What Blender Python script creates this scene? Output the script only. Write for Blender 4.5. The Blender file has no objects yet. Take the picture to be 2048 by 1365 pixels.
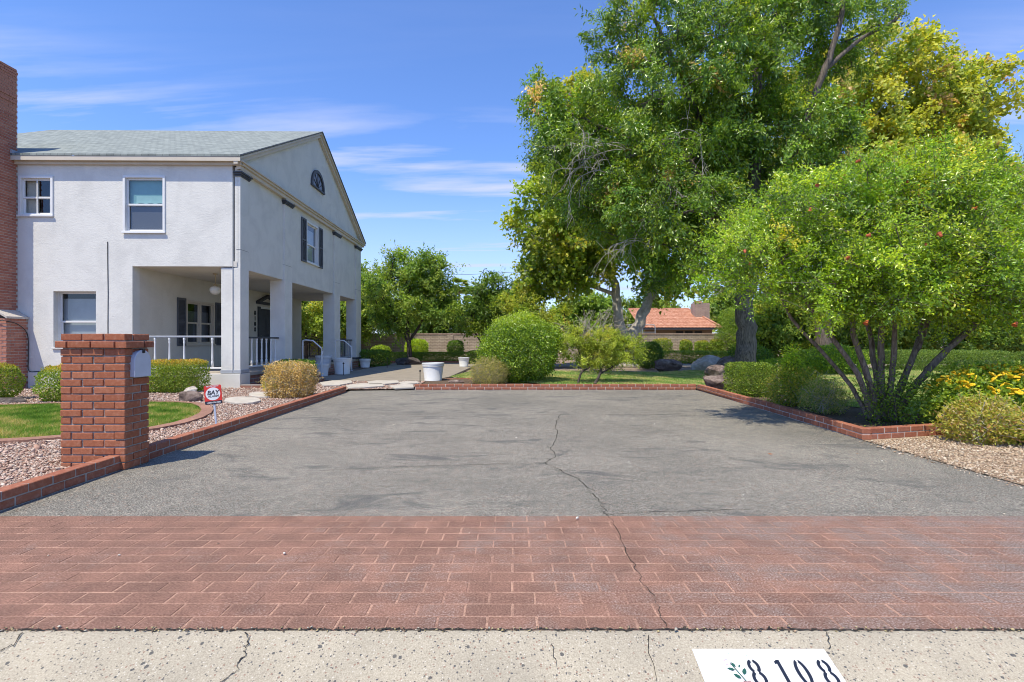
import bpy, bmesh, math, random
import numpy as np
from mathutils import Vector, Matrix

# ------------------------------------------------------------------ camera, sky, sun, exposure
scn = bpy.context.scene
COL = scn.collection
R = math.radians
cam_d = bpy.data.cameras.new('camera'); cam = bpy.data.objects.new('camera', cam_d); COL.objects.link(cam)
cam.location = (0, 0, 1.2); cam.rotation_euler = (R(90), 0, 0)
cam_d.sensor_width = 36; cam_d.lens = 17.81; cam_d.clip_start = .05; cam_d.clip_end = 2000
scn.camera = cam

SUN_DIR = Vector((-.36, -.53, 1.27)).normalized()        # from the ground towards the sun
sun_d = bpy.data.lights.new('sun', 'SUN'); sun = bpy.data.objects.new('sun', sun_d); COL.objects.link(sun)
sun_d.energy = 3.9; sun_d.angle = R(.53); sun_d.color = (1, .92, .745)
sun.rotation_euler = SUN_DIR.to_track_quat('Z', 'Y').to_euler(); sun.location = (-20, -30, 60)

world = bpy.data.worlds.new('World'); scn.world = world; world.use_nodes = True
wt = world.node_tree; wt.nodes.clear()
def WN(t, **k):
    n = wt.nodes.new(t)
    for a, b in k.items(): setattr(n, a, b)
    return n
wo = WN('ShaderNodeOutputWorld'); wb = WN('ShaderNodeBackground'); sky = WN('ShaderNodeTexSky')
sky.sky_type = 'NISHITA'; sky.sun_disc = False
sky.sun_elevation = math.asin(SUN_DIR.z); sky.sun_rotation = math.atan2(SUN_DIR.x, SUN_DIR.y)
sky.altitude = 350; sky.air_density = 1.0; sky.dust_density = .0; sky.ozone_density = 4.5
wb.inputs['Strength'].default_value = .15
tc = WN('ShaderNodeTexCoord'); sep = WN('ShaderNodeSeparateXYZ'); wt.links.new(tc.outputs['Generated'], sep.inputs[0])
def wmath(op, a, b):
    n = WN('ShaderNodeMath', operation=op)
    for i, v in enumerate((a, b)):
        if isinstance(v, (int, float)): n.inputs[i].default_value = v
        else: wt.links.new(v, n.inputs[i])
    return n.outputs[0]
zz = wmath('MAXIMUM', sep.outputs[2], 0.0); zz = wmath('ADD', zz, .12)
cmb = WN('ShaderNodeCombineXYZ')
wt.links.new(wmath('DIVIDE', sep.outputs[0], zz), cmb.inputs[0]); wt.links.new(wmath('DIVIDE', sep.outputs[1], zz), cmb.inputs[1])
mp = WN('ShaderNodeMapping'); mp.inputs['Scale'].default_value = (.55, 3.0, 1); mp.inputs['Rotation'].default_value = (0, 0, R(-7)); mp.inputs['Location'].default_value = (2.1, .35, 0)
wt.links.new(cmb.outputs[0], mp.inputs[0])
n1 = WN('ShaderNodeTexNoise'); n1.inputs['Scale'].default_value = 1.1; n1.inputs['Detail'].default_value = 7; n1.inputs['Roughness'].default_value = .55; n1.inputs['Distortion'].default_value = .35
wt.links.new(mp.outputs[0], n1.inputs['Vector'])
rp = WN('ShaderNodeValToRGB'); rp.color_ramp.elements[0].position = .51; rp.color_ramp.elements[1].position = .67
rp.color_ramp.elements[0].color = (0, 0, 0, 1); rp.color_ramp.elements[1].color = (.92, .92, .92, 1)
wt.links.new(n1.outputs['Fac'], rp.inputs[0])
mixc = WN('ShaderNodeMix', data_type='RGBA'); mixc.inputs[7].default_value = (3.3, 3.6, 5.0, 1)
band = WN('ShaderNodeMapRange', interpolation_type='SMOOTHSTEP'); wt.links.new(sep.outputs[2], band.inputs[0])      # thin cirrus lies low all round, the zenith is clear
for i_, v_ in ((1, .30), (2, .46), (3, 1.0), (4, .04)): band.inputs[i_].default_value = v_
tint = WN('ShaderNodeMix', data_type='RGBA', blend_type='MULTIPLY'); tint.inputs[0].default_value = 1; tint.inputs[7].default_value = (.80, .93, 1.20, 1)
wt.links.new(sky.outputs[0], tint.inputs[6])
haze_r = WN('ShaderNodeMapRange', interpolation_type='SMOOTHSTEP'); wt.links.new(sep.outputs[2], haze_r.inputs[0])        # pale haze low on the whole horizon
for i_, v_ in ((1, .0), (2, .34), (3, .62), (4, .0)): haze_r.inputs[i_].default_value = v_
wt.links.new(wmath('MAXIMUM', wmath('MULTIPLY', rp.outputs[0], band.outputs[0]), haze_r.outputs[0]), mixc.inputs[0]); wt.links.new(tint.outputs[2], mixc.inputs[6])
wt.links.new(mixc.outputs[2], wb.inputs['Color']); wt.links.new(wb.outputs[0], wo.inputs['Surface'])

scn.view_settings.view_transform = 'Standard'; scn.view_settings.look = 'None'
scn.view_settings.gamma = 1; scn.view_settings.exposure = 0.53; scn.view_settings.use_curve_mapping = False
scn.cycles.filter_width = 1.0; scn.cycles.max_bounces = 6; scn.cycles.transparent_max_bounces = 6; scn.cycles.diffuse_bounces = 3
scn.cycles.glossy_bounces = 2; scn.cycles.transmission_bounces = 4; scn.cycles.caustics_reflective = False; scn.cycles.caustics_refractive = False

rnd = random.Random(7)
H = 1.2; F = 1013.0
def gpt(px, py, z=0.0):                 # a point of level ground read off the survey photograph
    d = F * (H - z) / (py - 682.5)
    return ((px - 1024) / F * d, d)

# ------------------------------------------------------------------ materials
MATS = {}
def newmat(name):
    m = bpy.data.materials.new(name); m.use_nodes = True
    nt = m.node_tree; b = nt.nodes['Principled BSDF']
    MATS[name] = m
    return m, nt, b
def nd(nt, t, **k):
    n = nt.nodes.new(t)
    for a, v in k.items(): setattr(n, a, v)
    return n
def setin(nt, node, key, v):
    if hasattr(v, 'is_output'): nt.links.new(v, node.inputs[key])
    else: node.inputs[key].default_value = v
def pos(nt, kind='world', scale=(1, 1, 1), rot=(0, 0, 0)):
    if kind == 'world': o = nd(nt, 'ShaderNodeNewGeometry').outputs['Position']
    else: o = nd(nt, 'ShaderNodeTexCoord').outputs['Object']
    if scale != (1, 1, 1) or rot != (0, 0, 0):
        m = nd(nt, 'ShaderNodeMapping'); m.inputs['Scale'].default_value = scale; m.inputs['Rotation'].default_value = rot
        nt.links.new(o, m.inputs[0]); o = m.outputs[0]
    return o
def noise(nt, vec, scale, detail=4, rough=.55, dist=0):
    n = nd(nt, 'ShaderNodeTexNoise'); nt.links.new(vec, n.inputs['Vector'])
    n.inputs['Scale'].default_value = scale; n.inputs['Detail'].default_value = detail
    n.inputs['Roughness'].default_value = rough; n.inputs['Distortion'].default_value = dist
    return n.outputs['Fac']
def voro(nt, vec, scale, out='Distance', feature='F1', rnd_=1):
    n = nd(nt, 'ShaderNodeTexVoronoi', feature=feature); nt.links.new(vec, n.inputs['Vector'])
    n.inputs['Scale'].default_value = scale; n.inputs['Randomness'].default_value = rnd_
    return n.outputs[out]
def ramp(nt, fac, stops, interp='LINEAR'):
    n = nd(nt, 'ShaderNodeValToRGB'); cr = n.color_ramp; cr.interpolation = interp
    while len(cr.elements) < len(stops): cr.elements.new(.5)
    for e, (p, c) in zip(cr.elements, stops):
        e.position = p; e.color = (*(c if hasattr(c, '__len__') else (c, c, c)), 1)
    nt.links.new(fac, n.inputs[0]); return n.outputs[0]
def mix(nt, fac, a, b, blend='MIX'):
    n = nd(nt, 'ShaderNodeMix', data_type='RGBA', blend_type=blend)
    setin(nt, n, 0, fac)
    for k, v in ((6, a), (7, b)):
        if hasattr(v, 'is_output'): nt.links.new(v, n.inputs[k])
        else: n.inputs[k].default_value = (*v, 1) if len(v) == 3 else v
    return n.outputs[2]
def mth(nt, op, a, b=0.0, clamp=False):
    n = nd(nt, 'ShaderNodeMath', operation=op, use_clamp=clamp)
    setin(nt, n, 0, a); setin(nt, n, 1, b); return n.outputs[0]
def bump(nt, b, h, strength=.3, dist=.01):
    n = nd(nt, 'ShaderNodeBump'); n.inputs['Strength'].default_value = strength; n.inputs['Distance'].default_value = dist
    nt.links.new(h, n.inputs['Height']); nt.links.new(n.outputs[0], b.inputs['Normal'])
def objrand(nt): return nd(nt, 'ShaderNodeObjectInfo').outputs['Random']
def simple(name, col, rough=.6, spec=.3, var=.12, nscale=6, bmp=.15, bscale=60, metal=0, kind='obj'):
    m, nt, b = newmat(name)
    p = pos(nt, kind)
    lo = tuple(c * (1 - var) for c in col); hi = tuple(min(1, c * (1 + var)) for c in col)
    nt.links.new(ramp(nt, noise(nt, p, nscale, 5), [(.3, lo), (.7, hi)]), b.inputs['Base Color'])
    b.inputs['Roughness'].default_value = rough; b.inputs['Specular IOR Level'].default_value = spec; b.inputs['Metallic'].default_value = metal
    if bmp: bump(nt, b, noise(nt, p, bscale, 3), bmp, .004)
    return m
def brickmat(name, tones, spot=.25, rough=.85):
    m, nt, b = newmat(name)
    p = pos(nt)
    base = ramp(nt, objrand(nt), [(i / max(1, len(tones) - 1), t) for i, t in enumerate(tones)])
    c = mix(nt, spot, base, ramp(nt, noise(nt, p, 30, 6, .65), [(.3, (.12, .05, .03)), (.5, tones[0]), (.75, (.5, .34, .25))]), 'MIX')
    c = mix(nt, ramp(nt, noise(nt, p, 9, 5, .6), [(.62, 0.0), (.8, .4)]), c, (.42, .33, .28))
    nt.links.new(c, b.inputs['Base Color']); b.inputs['Roughness'].default_value = rough; b.inputs['Specular IOR Level'].default_value = .2
    bump(nt, b, noise(nt, p, 160, 4, .7), .5, .004)
    return m

simple('white_paint', (.74, .74, .73), .5, .35, .04, 4, .05)
simple('rail_grey', (.36, .38, .42), .5, .4, .08, 4, .05)
simple('dark_trim', (.065, .07, .082), .6, .3, .15, 5, .1)
simple('cream_trim', (.60, .53, .43), .6, .3, .06, 3, .1)
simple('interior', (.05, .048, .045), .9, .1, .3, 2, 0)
simple('porch_floor', (.42, .37, .31), .7, .2, .1, 3, .1)
simple('curtain', (.62, .58, .50), .9, .1, .06, 8, .2)
simple('blind_teal', (.22, .42, .43), .8, .2, .05, 6, 0)
simple('valance', (.36, .58, .56), .8, .2, .05, 6, 0)
simple('insect_screen', (.11, .11, .13), .7, .2, .25, 60, 0)
simple('black_metal', (.02, .02, .022), .45, .4, .1, 9, .05)
simple('mailbox_grey', (.50, .53, .60), .45, .5, .06, 12, .05)
simple('mortar', (.36, .33, .30), .95, .1, .2, 25, .5, 120)
simple('mortar_light', (.50, .45, .40), .95, .1, .2, 25, .5, 120)
simple('pot', (.72, .72, .70), .45, .4, .06, 5, .05)
simple('pot_grey', (.66, .66, .66), .5, .4, .08, 5, .05)
simple('sign_red', (.58, .035, .025), .35, .5, .05, 9, 0)
simple('sign_white', (.68, .71, .74), .4, .4, .03, 9, 0)
simple('sign_dark', (.015, .02, .035), .4, .4, .1, 9, 0)
simple('sign_blue_grey', (.42, .48, .60), .5, .4, .05, 9, 0)
simple('globe', (.72, .69, .62), .35, .5, .03, 4, 0)
simple('brass', (.42, .33, .19), .4, .5, .1, 9, 0)
simple('wall_cream_shutter', (.10, .105, .12), .6, .3, .1, 6, .1)
simple('stone_slab', (.46, .42, .36), .9, .2, .14, 7, .4, 60, kind='world')
simple('neigh_wall', (.24, .17, .11), .9, .1, .12, 2, .2)
def m_plaque():
    m, nt, b = newmat('plaque_paint'); p = pos(nt)
    c = ramp(nt, noise(nt, p, 20, 5), [(.3, (.66, .66, .66)), (.7, (.76, .76, .75))])
    c = mix(nt, ramp(nt, noise(nt, p, 130, 5, .75), [(.56, 0.0), (.65, .7)]), c, (.36, .32, .26))
    nt.links.new(c, b.inputs['Base Color']); b.inputs['Roughness'].default_value = .75
    bump(nt, b, noise(nt, p, 140, 4, .75), .5, .006)
m_plaque()
simple('crack_fill', (.045, .040, .035), .95, .05, .4, 40, 0, kind='world')
simple('dry_twig', (.40, .36, .31), .9, .1, .25, 12, .2)
simple('palm_bark', (.20, .15, .11), .9, .1, .2, 8, .3)
brickmat('brick_pillar', [(.31, .105, .052), (.38, .135, .07), (.25, .08, .045), (.42, .165, .09), (.34, .115, .06)], .3)
brickmat('brick_kerb', [(.32, .115, .065), (.38, .15, .09), (.27, .09, .055), (.35, .14, .09)], .3)
brickmat('brick_chimney', [(.40, .165, .11), (.34, .12, .085), (.44, .20, .14), (.30, .10, .07)], .25)

def m_stucco(name, c0, c1):
    m, nt, b = newmat(name)
    p = pos(nt)
    c = ramp(nt, noise(nt, p, 1.6, 7, .6, .6), [(.34, c0), (.56, c1)])
    c = mix(nt, ramp(nt, noise(nt, pos(nt, 'world', (3, 3, .35)), 1.3, 5), [(.55, 0.0), (.8, .22)]), c, tuple(x * .80 for x in c0))
    nt.links.new(c, b.inputs['Base Color'])
    b.inputs['Roughness'].default_value = .9; b.inputs['Specular IOR Level'].default_value = .15
    h = mth(nt, 'ADD', noise(nt, p, 38, 5, .7), mth(nt, 'MULTIPLY', noise(nt, p, 7, 4), .7))
    h = mth(nt, 'ADD', h, mth(nt, 'MULTIPLY', noise(nt, pos(nt, 'world', (1, 1, 1.8)), 14, 5, .65, .8), .9)); bump(nt, b, h, .42, .014)
m_stucco('stucco', (.64, .627, .585), (.715, .70, .65))
m_stucco('stucco_inner', (.62, .58, .51), (.67, .63, .56))

def m_shingle():
    m, nt, b = newmat('shingle')
    p = pos(nt, 'obj', (1, 1, 1))
    br = nd(nt, 'ShaderNodeTexBrick'); br.inputs['Scale'].default_value = 1
    br.inputs['Brick Width'].default_value = .17; br.inputs['Row Height'].default_value = .13; br.inputs['Mortar Size'].default_value = .008
    br.inputs['Color1'].default_value = (.29, .32, .295, 1); br.inputs['Color2'].default_value = (.15, .17, .16, 1); br.inputs['Mortar'].default_value = (.08, .09, .09, 1)
    nt.links.new(p, br.inputs['Vector'])
    c = mix(nt, .45, br.outputs['Color'], ramp(nt, noise(nt, pos(nt, 'obj', (3, 9, 3)), 1.4, 6, .65), [(.35, (.13, .15, .145)), (.65, (.34, .375, .345))]))
    nt.links.new(c, b.inputs['Base Color']); b.inputs['Roughness'].default_value = .9
    bump(nt, b, br.outputs['Fac'], .5, -.01)
m_shingle()

def m_asphalt():
    m, nt, b = newmat('asphalt')
    p = pos(nt)
    fine = noise(nt, p, 105, 4, .85); mid = noise(nt, p, 9, 6, .7)
    big = noise(nt, p, .55, 6, .6, .4); med = noise(nt, pos(nt, 'world', (.8, 1.7, 1)), 1.5, 7, .66, .9)
    c = ramp(nt, fine, [(.38, (.036, .034, .031)), (.5, (.178, .171, .158)), (.63, (.55, .53, .49))])
    sepc = nd(nt, 'ShaderNodeSeparateColor'); nt.links.new(voro(nt, p, 75, 'Color'), sepc.inputs[0])
    c = mix(nt, ramp(nt, sepc.outputs[0], [(.84, 0.0), (.92, .45)]), c, (.46, .43, .39))
    c = mix(nt, ramp(nt, sepc.outputs[1], [(.86, 0.0), (.94, .5)]), c, (.055, .052, .050))
    c = mix(nt, ramp(nt, sepc.outputs[2], [(.92, 0.0), (.97, .4)]), c, (.34, .22, .17))
    c = mix(nt, 1.0, c, ramp(nt, mid, [(.3, (.84, .84, .85)), (.7, (1.16, 1.15, 1.13))]), 'MULTIPLY')
    c = mix(nt, 1.0, c, ramp(nt, big, [(.3, (.78, .765, .71)), (.7, (1.17, 1.13, 1.03))]), 'MULTIPLY')
    c = mix(nt, ramp(nt, med, [(.54, 0.0), (.64, .58)]), c, (.085, .086, .087))
    c = mix(nt, ramp(nt, noise(nt, pos(nt, 'world', (.5, 1.9, 1)), 1.3, 6, .65, .5), [(.66, 0.0), (.76, .25)]), c, (.30, .175, .14))
    nt.links.new(c, b.inputs['Base Color']); b.inputs['Roughness'].default_value = .9; b.inputs['Specular IOR Level'].default_value = .2
    bump(nt, b, mth(nt, 'ADD', fine, mth(nt, 'MULTIPLY', voro(nt, p, 75), .8)), .6, .008)
m_asphalt()

def m_paver(name, red, bed=False):
    m, nt, b = newmat(name)
    p = pos(nt)
    fine = noise(nt, p, 110, 4, .85)
    speck = ramp(nt, fine, [(.38, (.06, .054, .050)), (.5, (.185, .165, .152)), (.63, (.46, .42, .39))])
    sx = nd(nt, 'ShaderNodeSeparateXYZ'); nt.links.new(p, sx.inputs[0])
    right = mth(nt, 'MULTIPLY', mth(nt, 'ADD', sx.outputs[0], -.2), .045)          # the paint is worn off by the wheel track on the right
    wear = mth(nt, 'ADD', mth(nt, 'ADD', noise(nt, p, 2.3, 6, .7, .5), mth(nt, 'MULTIPLY', fine, .95)), right)
    if bed: wear = mth(nt, 'ADD', wear, -.20)
    rc = mix(nt, 1.0, red, ramp(nt, noise(nt, p, 5, 5), [(.3, (.8, .8, .8)), (.7, (1.18, 1.14, 1.12))]), 'MULTIPLY')
    if bed: rc = mix(nt, ramp(nt, noise(nt, p, 3.2, 5, .7, .6), [(.40, .65), (.58, 0.0)]), rc, (.245, .135, .102))     # joints scuffed level with the brick
    if not bed: rc = mix(nt, .5, rc, mix(nt, 1.0, rc, ramp(nt, objrand(nt), [(0, (.80, .80, .82)), (1, (1.18, 1.17, 1.16))]), 'MULTIPLY'))
    rc = mix(nt, 1.0, rc, ramp(nt, fine, [(.38, (.62, .61, .60)), (.5, (1.0, 1.0, 1.0)), (.64, (1.45, 1.5, 1.5))]), 'MULTIPLY')
    c = mix(nt, ramp(nt, mth(nt, 'MULTIPLY', wear, .7), [(.685, .06), (.86, .70)]), rc, speck)
    c = mix(nt, ramp(nt, noise(nt, p, 6, 4, .6, 1.2), [(.68, 0.0), (.74, .35)]), c, (.05, .048, .047))
    nt.links.new(c, b.inputs['Base Color']); b.inputs['Roughness'].default_value = .9; b.inputs['Specular IOR Level'].default_value = .18
    bump(nt, b, mth(nt, 'ADD', fine, mth(nt, 'MULTIPLY', noise(nt, p, 30, 4), .8)), .5, .005)
m_paver('paver', (.240, .132, .096)); m_paver('paver_joint', (.42, .255, .185), True)

def m_concrete(name, c0, c1, chips):
    m, nt, b = newmat(name)
    p = pos(nt)
    c = ramp(nt, noise(nt, p, 160, 4, .7), [(.3, c0), (.7, c1)])
    c = mix(nt, 1.0, c, ramp(nt, noise(nt, p, 3, 6), [(.3, (.86, .86, .86)), (.7, (1.08, 1.07, 1.05))]), 'MULTIPLY')
    if chips:
        for sc, thr, col in ((115, .88, (.10, .092, .088)), (78, .94, (.06, .064, .075)), (90, .91, (.27, .17, .125)), (120, .92, (.56, .52, .44)), (46, .972, (.065, .068, .072))):
            v = nd(nt, 'ShaderNodeTexVoronoi'); nt.links.new(p, v.inputs['Vector']); v.inputs['Scale'].default_value = sc
            s = nd(nt, 'ShaderNodeSeparateColor'); nt.links.new(v.outputs['Color'], s.inputs[0])
            inside = ramp(nt, mth(nt, 'ADD', v.outputs['Distance'], mth(nt, 'MULTIPLY', noise(nt, p, sc * 1.6, 2), .5)), [(.58, 1.0), (.66, 0.0)])
            sel = ramp(nt, s.outputs[0], [(thr, 0.0), (thr + .005, .85)])
            c = mix(nt, mth(nt, 'MULTIPLY', inside, sel), c, col)
    nt.links.new(c, b.inputs['Base Color']); b.inputs['Roughness'].default_value = .9; b.inputs['Specular IOR Level'].default_value = .2
    bump(nt, b, noise(nt, p, 140, 4, .75), .45, .006)
m_concrete('kerb_concrete', (.28, .246, .186), (.53, .472, .37), True)
m_concrete('walk_concrete', (.23, .20, .16), (.34, .295, .24), False)

def m_ground(name, stops, scale=40, bmp=.5):
    m, nt, b = newmat(name)
    p = pos(nt)
    c = ramp(nt, noise(nt, p, scale, 6, .7), stops)
    c = mix(nt, 1.0, c, ramp(nt, noise(nt, p, .9, 5), [(.3, (.78, .78, .78)), (.7, (1.15, 1.12, 1.1))]), 'MULTIPLY')
    nt.links.new(c, b.inputs['Base Color']); b.inputs['Roughness'].default_value = .95; b.inputs['Specular IOR Level'].default_value = .1
    bump(nt, b, noise(nt, p, scale * 1.7, 4, .7), bmp, .015)
m_ground('gravel_base', [(.3, (.13, .085, .065)), (.5, (.27, .19, .15)), (.7, (.40, .31, .25))], 45)
m_ground('gravel_base_tan', [(.3, (.16, .11, .075)), (.5, (.33, .25, .18)), (.7, (.46, .37, .28))], 70)
m_ground('soil', [(.3, (.05, .035, .025)), (.5, (.12, .085, .06)), (.7, (.20, .15, .11))], 30)
m_ground('earth', [(.3, (.16, .12, .09)), (.5, (.27, .21, .165)), (.7, (.36, .29, .23))], 12, .3)
m_ground('turf', [(.3, (.05, .085, .018)), (.5, (.10, .15, .032)), (.72, (.24, .22, .09))], 25)
m_ground('turf_far', [(.3, (.13, .20, .055)), (.5, (.19, .27, .085)), (.72, (.30, .34, .14))], 14)
m_ground('street_asphalt', [(.3, (.05, .05, .05)), (.5, (.10, .10, .095)), (.7, (.18, .175, .17))], 120)
m_ground('mow_strip', [(.3, (.24, .12, .085)), (.5, (.33, .185, .135)), (.7, (.40, .25, .19))], 30)

def m_bark(name, c0, c1, sc=(9, 9, 1.6), b_=.7):
    m, nt, b = newmat(name)
    p = pos(nt, 'world', sc)
    n = noise(nt, p, 2.2, 7, .65, .5)
    nt.links.new(ramp(nt, n, [(.35, c0), (.65, c1)]), b.inputs['Base Color'])
    b.inputs['Roughness'].default_value = .9; b.inputs['Specular IOR Level'].default_value = .15
    bump(nt, b, n, b_, .03)
m_bark('bark_grey', (.060, .050, .041), (.235, .195, .16), (14, 14, 1.4), 1.0)
m_bark('bark_white', (.34, .30, .25), (.58, .54, .47), (3, 3, 1.6), .3)
m_bark('bark_brown', (.10, .075, .058), (.30, .245, .20), (16, 16, 3.5), .6)
m_bark('bark_dark', (.035, .028, .022), (.11, .09, .075), (10, 10, 2), .6)

def m_rock(name, c0, c1, c2):
    m, nt, b = newmat(name)
    p = pos(nt)
    n = noise(nt, p, 5, 8, .68, .5)
    nt.links.new(ramp(nt, n, [(.3, c0), (.5, c1), (.68, c2)]), b.inputs['Base Color'])
    b.inputs['Roughness'].default_value = .92; b.inputs['Specular IOR Level'].default_value = .15
    bump(nt, b, noise(nt, p, 14, 7, .7), .9, .04)
m_rock('rock_brown', (.07, .05, .042), (.19, .14, .12), (.36, .29, .25))
m_rock('rock_pale', (.34, .28, .23), (.52, .46, .40), (.62, .57, .50))
m_rock('rock_dark', (.03, .025, .024), (.09, .075, .07), (.18, .15, .13))

def m_leaf(name, tr=.35, rough=.42, spec=.45):
    m, nt, b = newmat(name)
    a = nd(nt, 'ShaderNodeAttribute', attribute_name='Col')
    nt.links.new(a.outputs['Color'], b.inputs['Base Color'])
    b.inputs['Roughness'].default_value = rough; b.inputs['Specular IOR Level'].default_value = spec
    t = nd(nt, 'ShaderNodeBsdfTranslucent')
    nt.links.new(mix(nt, 1.0, a.outputs['Color'], (1.5, 1.45, .7), 'MULTIPLY'), t.inputs['Color'])
    ms = nd(nt, 'ShaderNodeMixShader'); ms.inputs[0].default_value = tr
    nt.links.new(b.outputs[0], ms.inputs[1]); nt.links.new(t.outputs[0], ms.inputs[2])
    nt.links.new(ms.outputs[0], nt.nodes['Material Output'].inputs['Surface'])
m_leaf('leaf', .45); m_leaf('leaf_glossy', .42, .27, .75); m_leaf('grass_blade', .35, .6, .2)
def m_col(name, rough=.9):
    m, nt, b = newmat(name)
    a = nd(nt, 'ShaderNodeAttribute', attribute_name='Col')
    nt.links.new(mix(nt, .5, a.outputs['Color'], mix(nt, 1.0, a.outputs['Color'], ramp(nt, noise(nt, pos(nt), 90, 4), [(.3, (.6, .6, .6)), (.7, (1.4, 1.4, 1.4))]), 'MULTIPLY')), b.inputs['Base Color'])
    b.inputs['Roughness'].default_value = rough; b.inputs['Specular IOR Level'].default_value = .2
m_col('gravel_stone')

def m_glass():
    m, nt, b = newmat('window_glass')
    out = nt.nodes['Material Output']
    g = nd(nt, 'ShaderNodeBsdfGlossy'); g.inputs['Roughness'].default_value = .02; g.inputs['Color'].default_value = (.9, .95, 1, 1)
    t = nd(nt, 'ShaderNodeBsdfTransparent'); t.inputs['Color'].default_value = (.85, .89, .89, 1)
    ge = nd(nt, 'ShaderNodeNewGeometry'); dt = nd(nt, 'ShaderNodeVectorMath', operation='DOT_PRODUCT')
    nt.links.new(ge.outputs['Normal'], dt.inputs[0]); nt.links.new(ge.outputs['Incoming'], dt.inputs[1])
    fac = mth(nt, 'MULTIPLY', mth(nt, 'POWER', mth(nt, 'SUBTRACT', 1.0, mth(nt, 'ABSOLUTE', dt.outputs['Value'])), 5.0), .9)     # Schlick
    ms = nd(nt, 'ShaderNodeMixShader'); nt.links.new(mth(nt, 'ADD', fac, .07), ms.inputs[0])
    nt.links.new(t.outputs[0], ms.inputs[1]); nt.links.new(g.outputs[0], ms.inputs[2]); nt.links.new(ms.outputs[0], out.inputs['Surface'])
m_glass()
simple('dark_glass', (.06, .065, .075), .25, .4, .2, 5, 0)
def m_tile():
    m, nt, b = newmat('clay_tile')
    p = pos(nt)
    c = ramp(nt, noise(nt, p, 3.5, 5, .7), [(.3, (.31, .125, .07)), (.5, (.45, .205, .12)), (.72, (.58, .35, .25))])
    nt.links.new(c, b.inputs['Base Color']); b.inputs['Roughness'].default_value = .8
m_tile()
def m_blockwall(name, a, c, mo):
    m, nt, b = newmat(name)
    sx = nd(nt, 'ShaderNodeSeparateXYZ'); nt.links.new(pos(nt), sx.inputs[0])
    cb = nd(nt, 'ShaderNodeCombineXYZ'); nt.links.new(mth(nt, 'ADD', sx.outputs[0], sx.outputs[1]), cb.inputs[0]); nt.links.new(sx.outputs[2], cb.inputs[1])
    br = nd(nt, 'ShaderNodeTexBrick'); br.inputs['Scale'].default_value = 1
    br.inputs['Brick Width'].default_value = .30; br.inputs['Row Height'].default_value = .10; br.inputs['Mortar Size'].default_value = .012
    for k, v in (('Color1', a), ('Color2', c), ('Mortar', mo)): br.inputs[k].default_value = (*v, 1)
    nt.links.new(cb.outputs[0], br.inputs['Vector'])
    col = mix(nt, 1.0, br.outputs['Color'], ramp(nt, noise(nt, pos(nt), 2, 5), [(.3, (.82, .82, .82)), (.7, (1.1, 1.1, 1.1))]), 'MULTIPLY')
    nt.links.new(col, b.inputs['Base Color']); b.inputs['Roughness'].default_value = .9
    bump(nt, b, br.outputs['Fac'], .8, -.015)
m_blockwall('block_wall', (.46, .38, .30), (.38, .31, .245), (.25, .20, .16))
m_blockwall('block_pink', (.42, .31, .25), (.36, .26, .21), (.26, .20, .17))
m_blockwall('brick_small', (.33, .155, .11), (.27, .115, .08), (.35, .30, .26))

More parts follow.
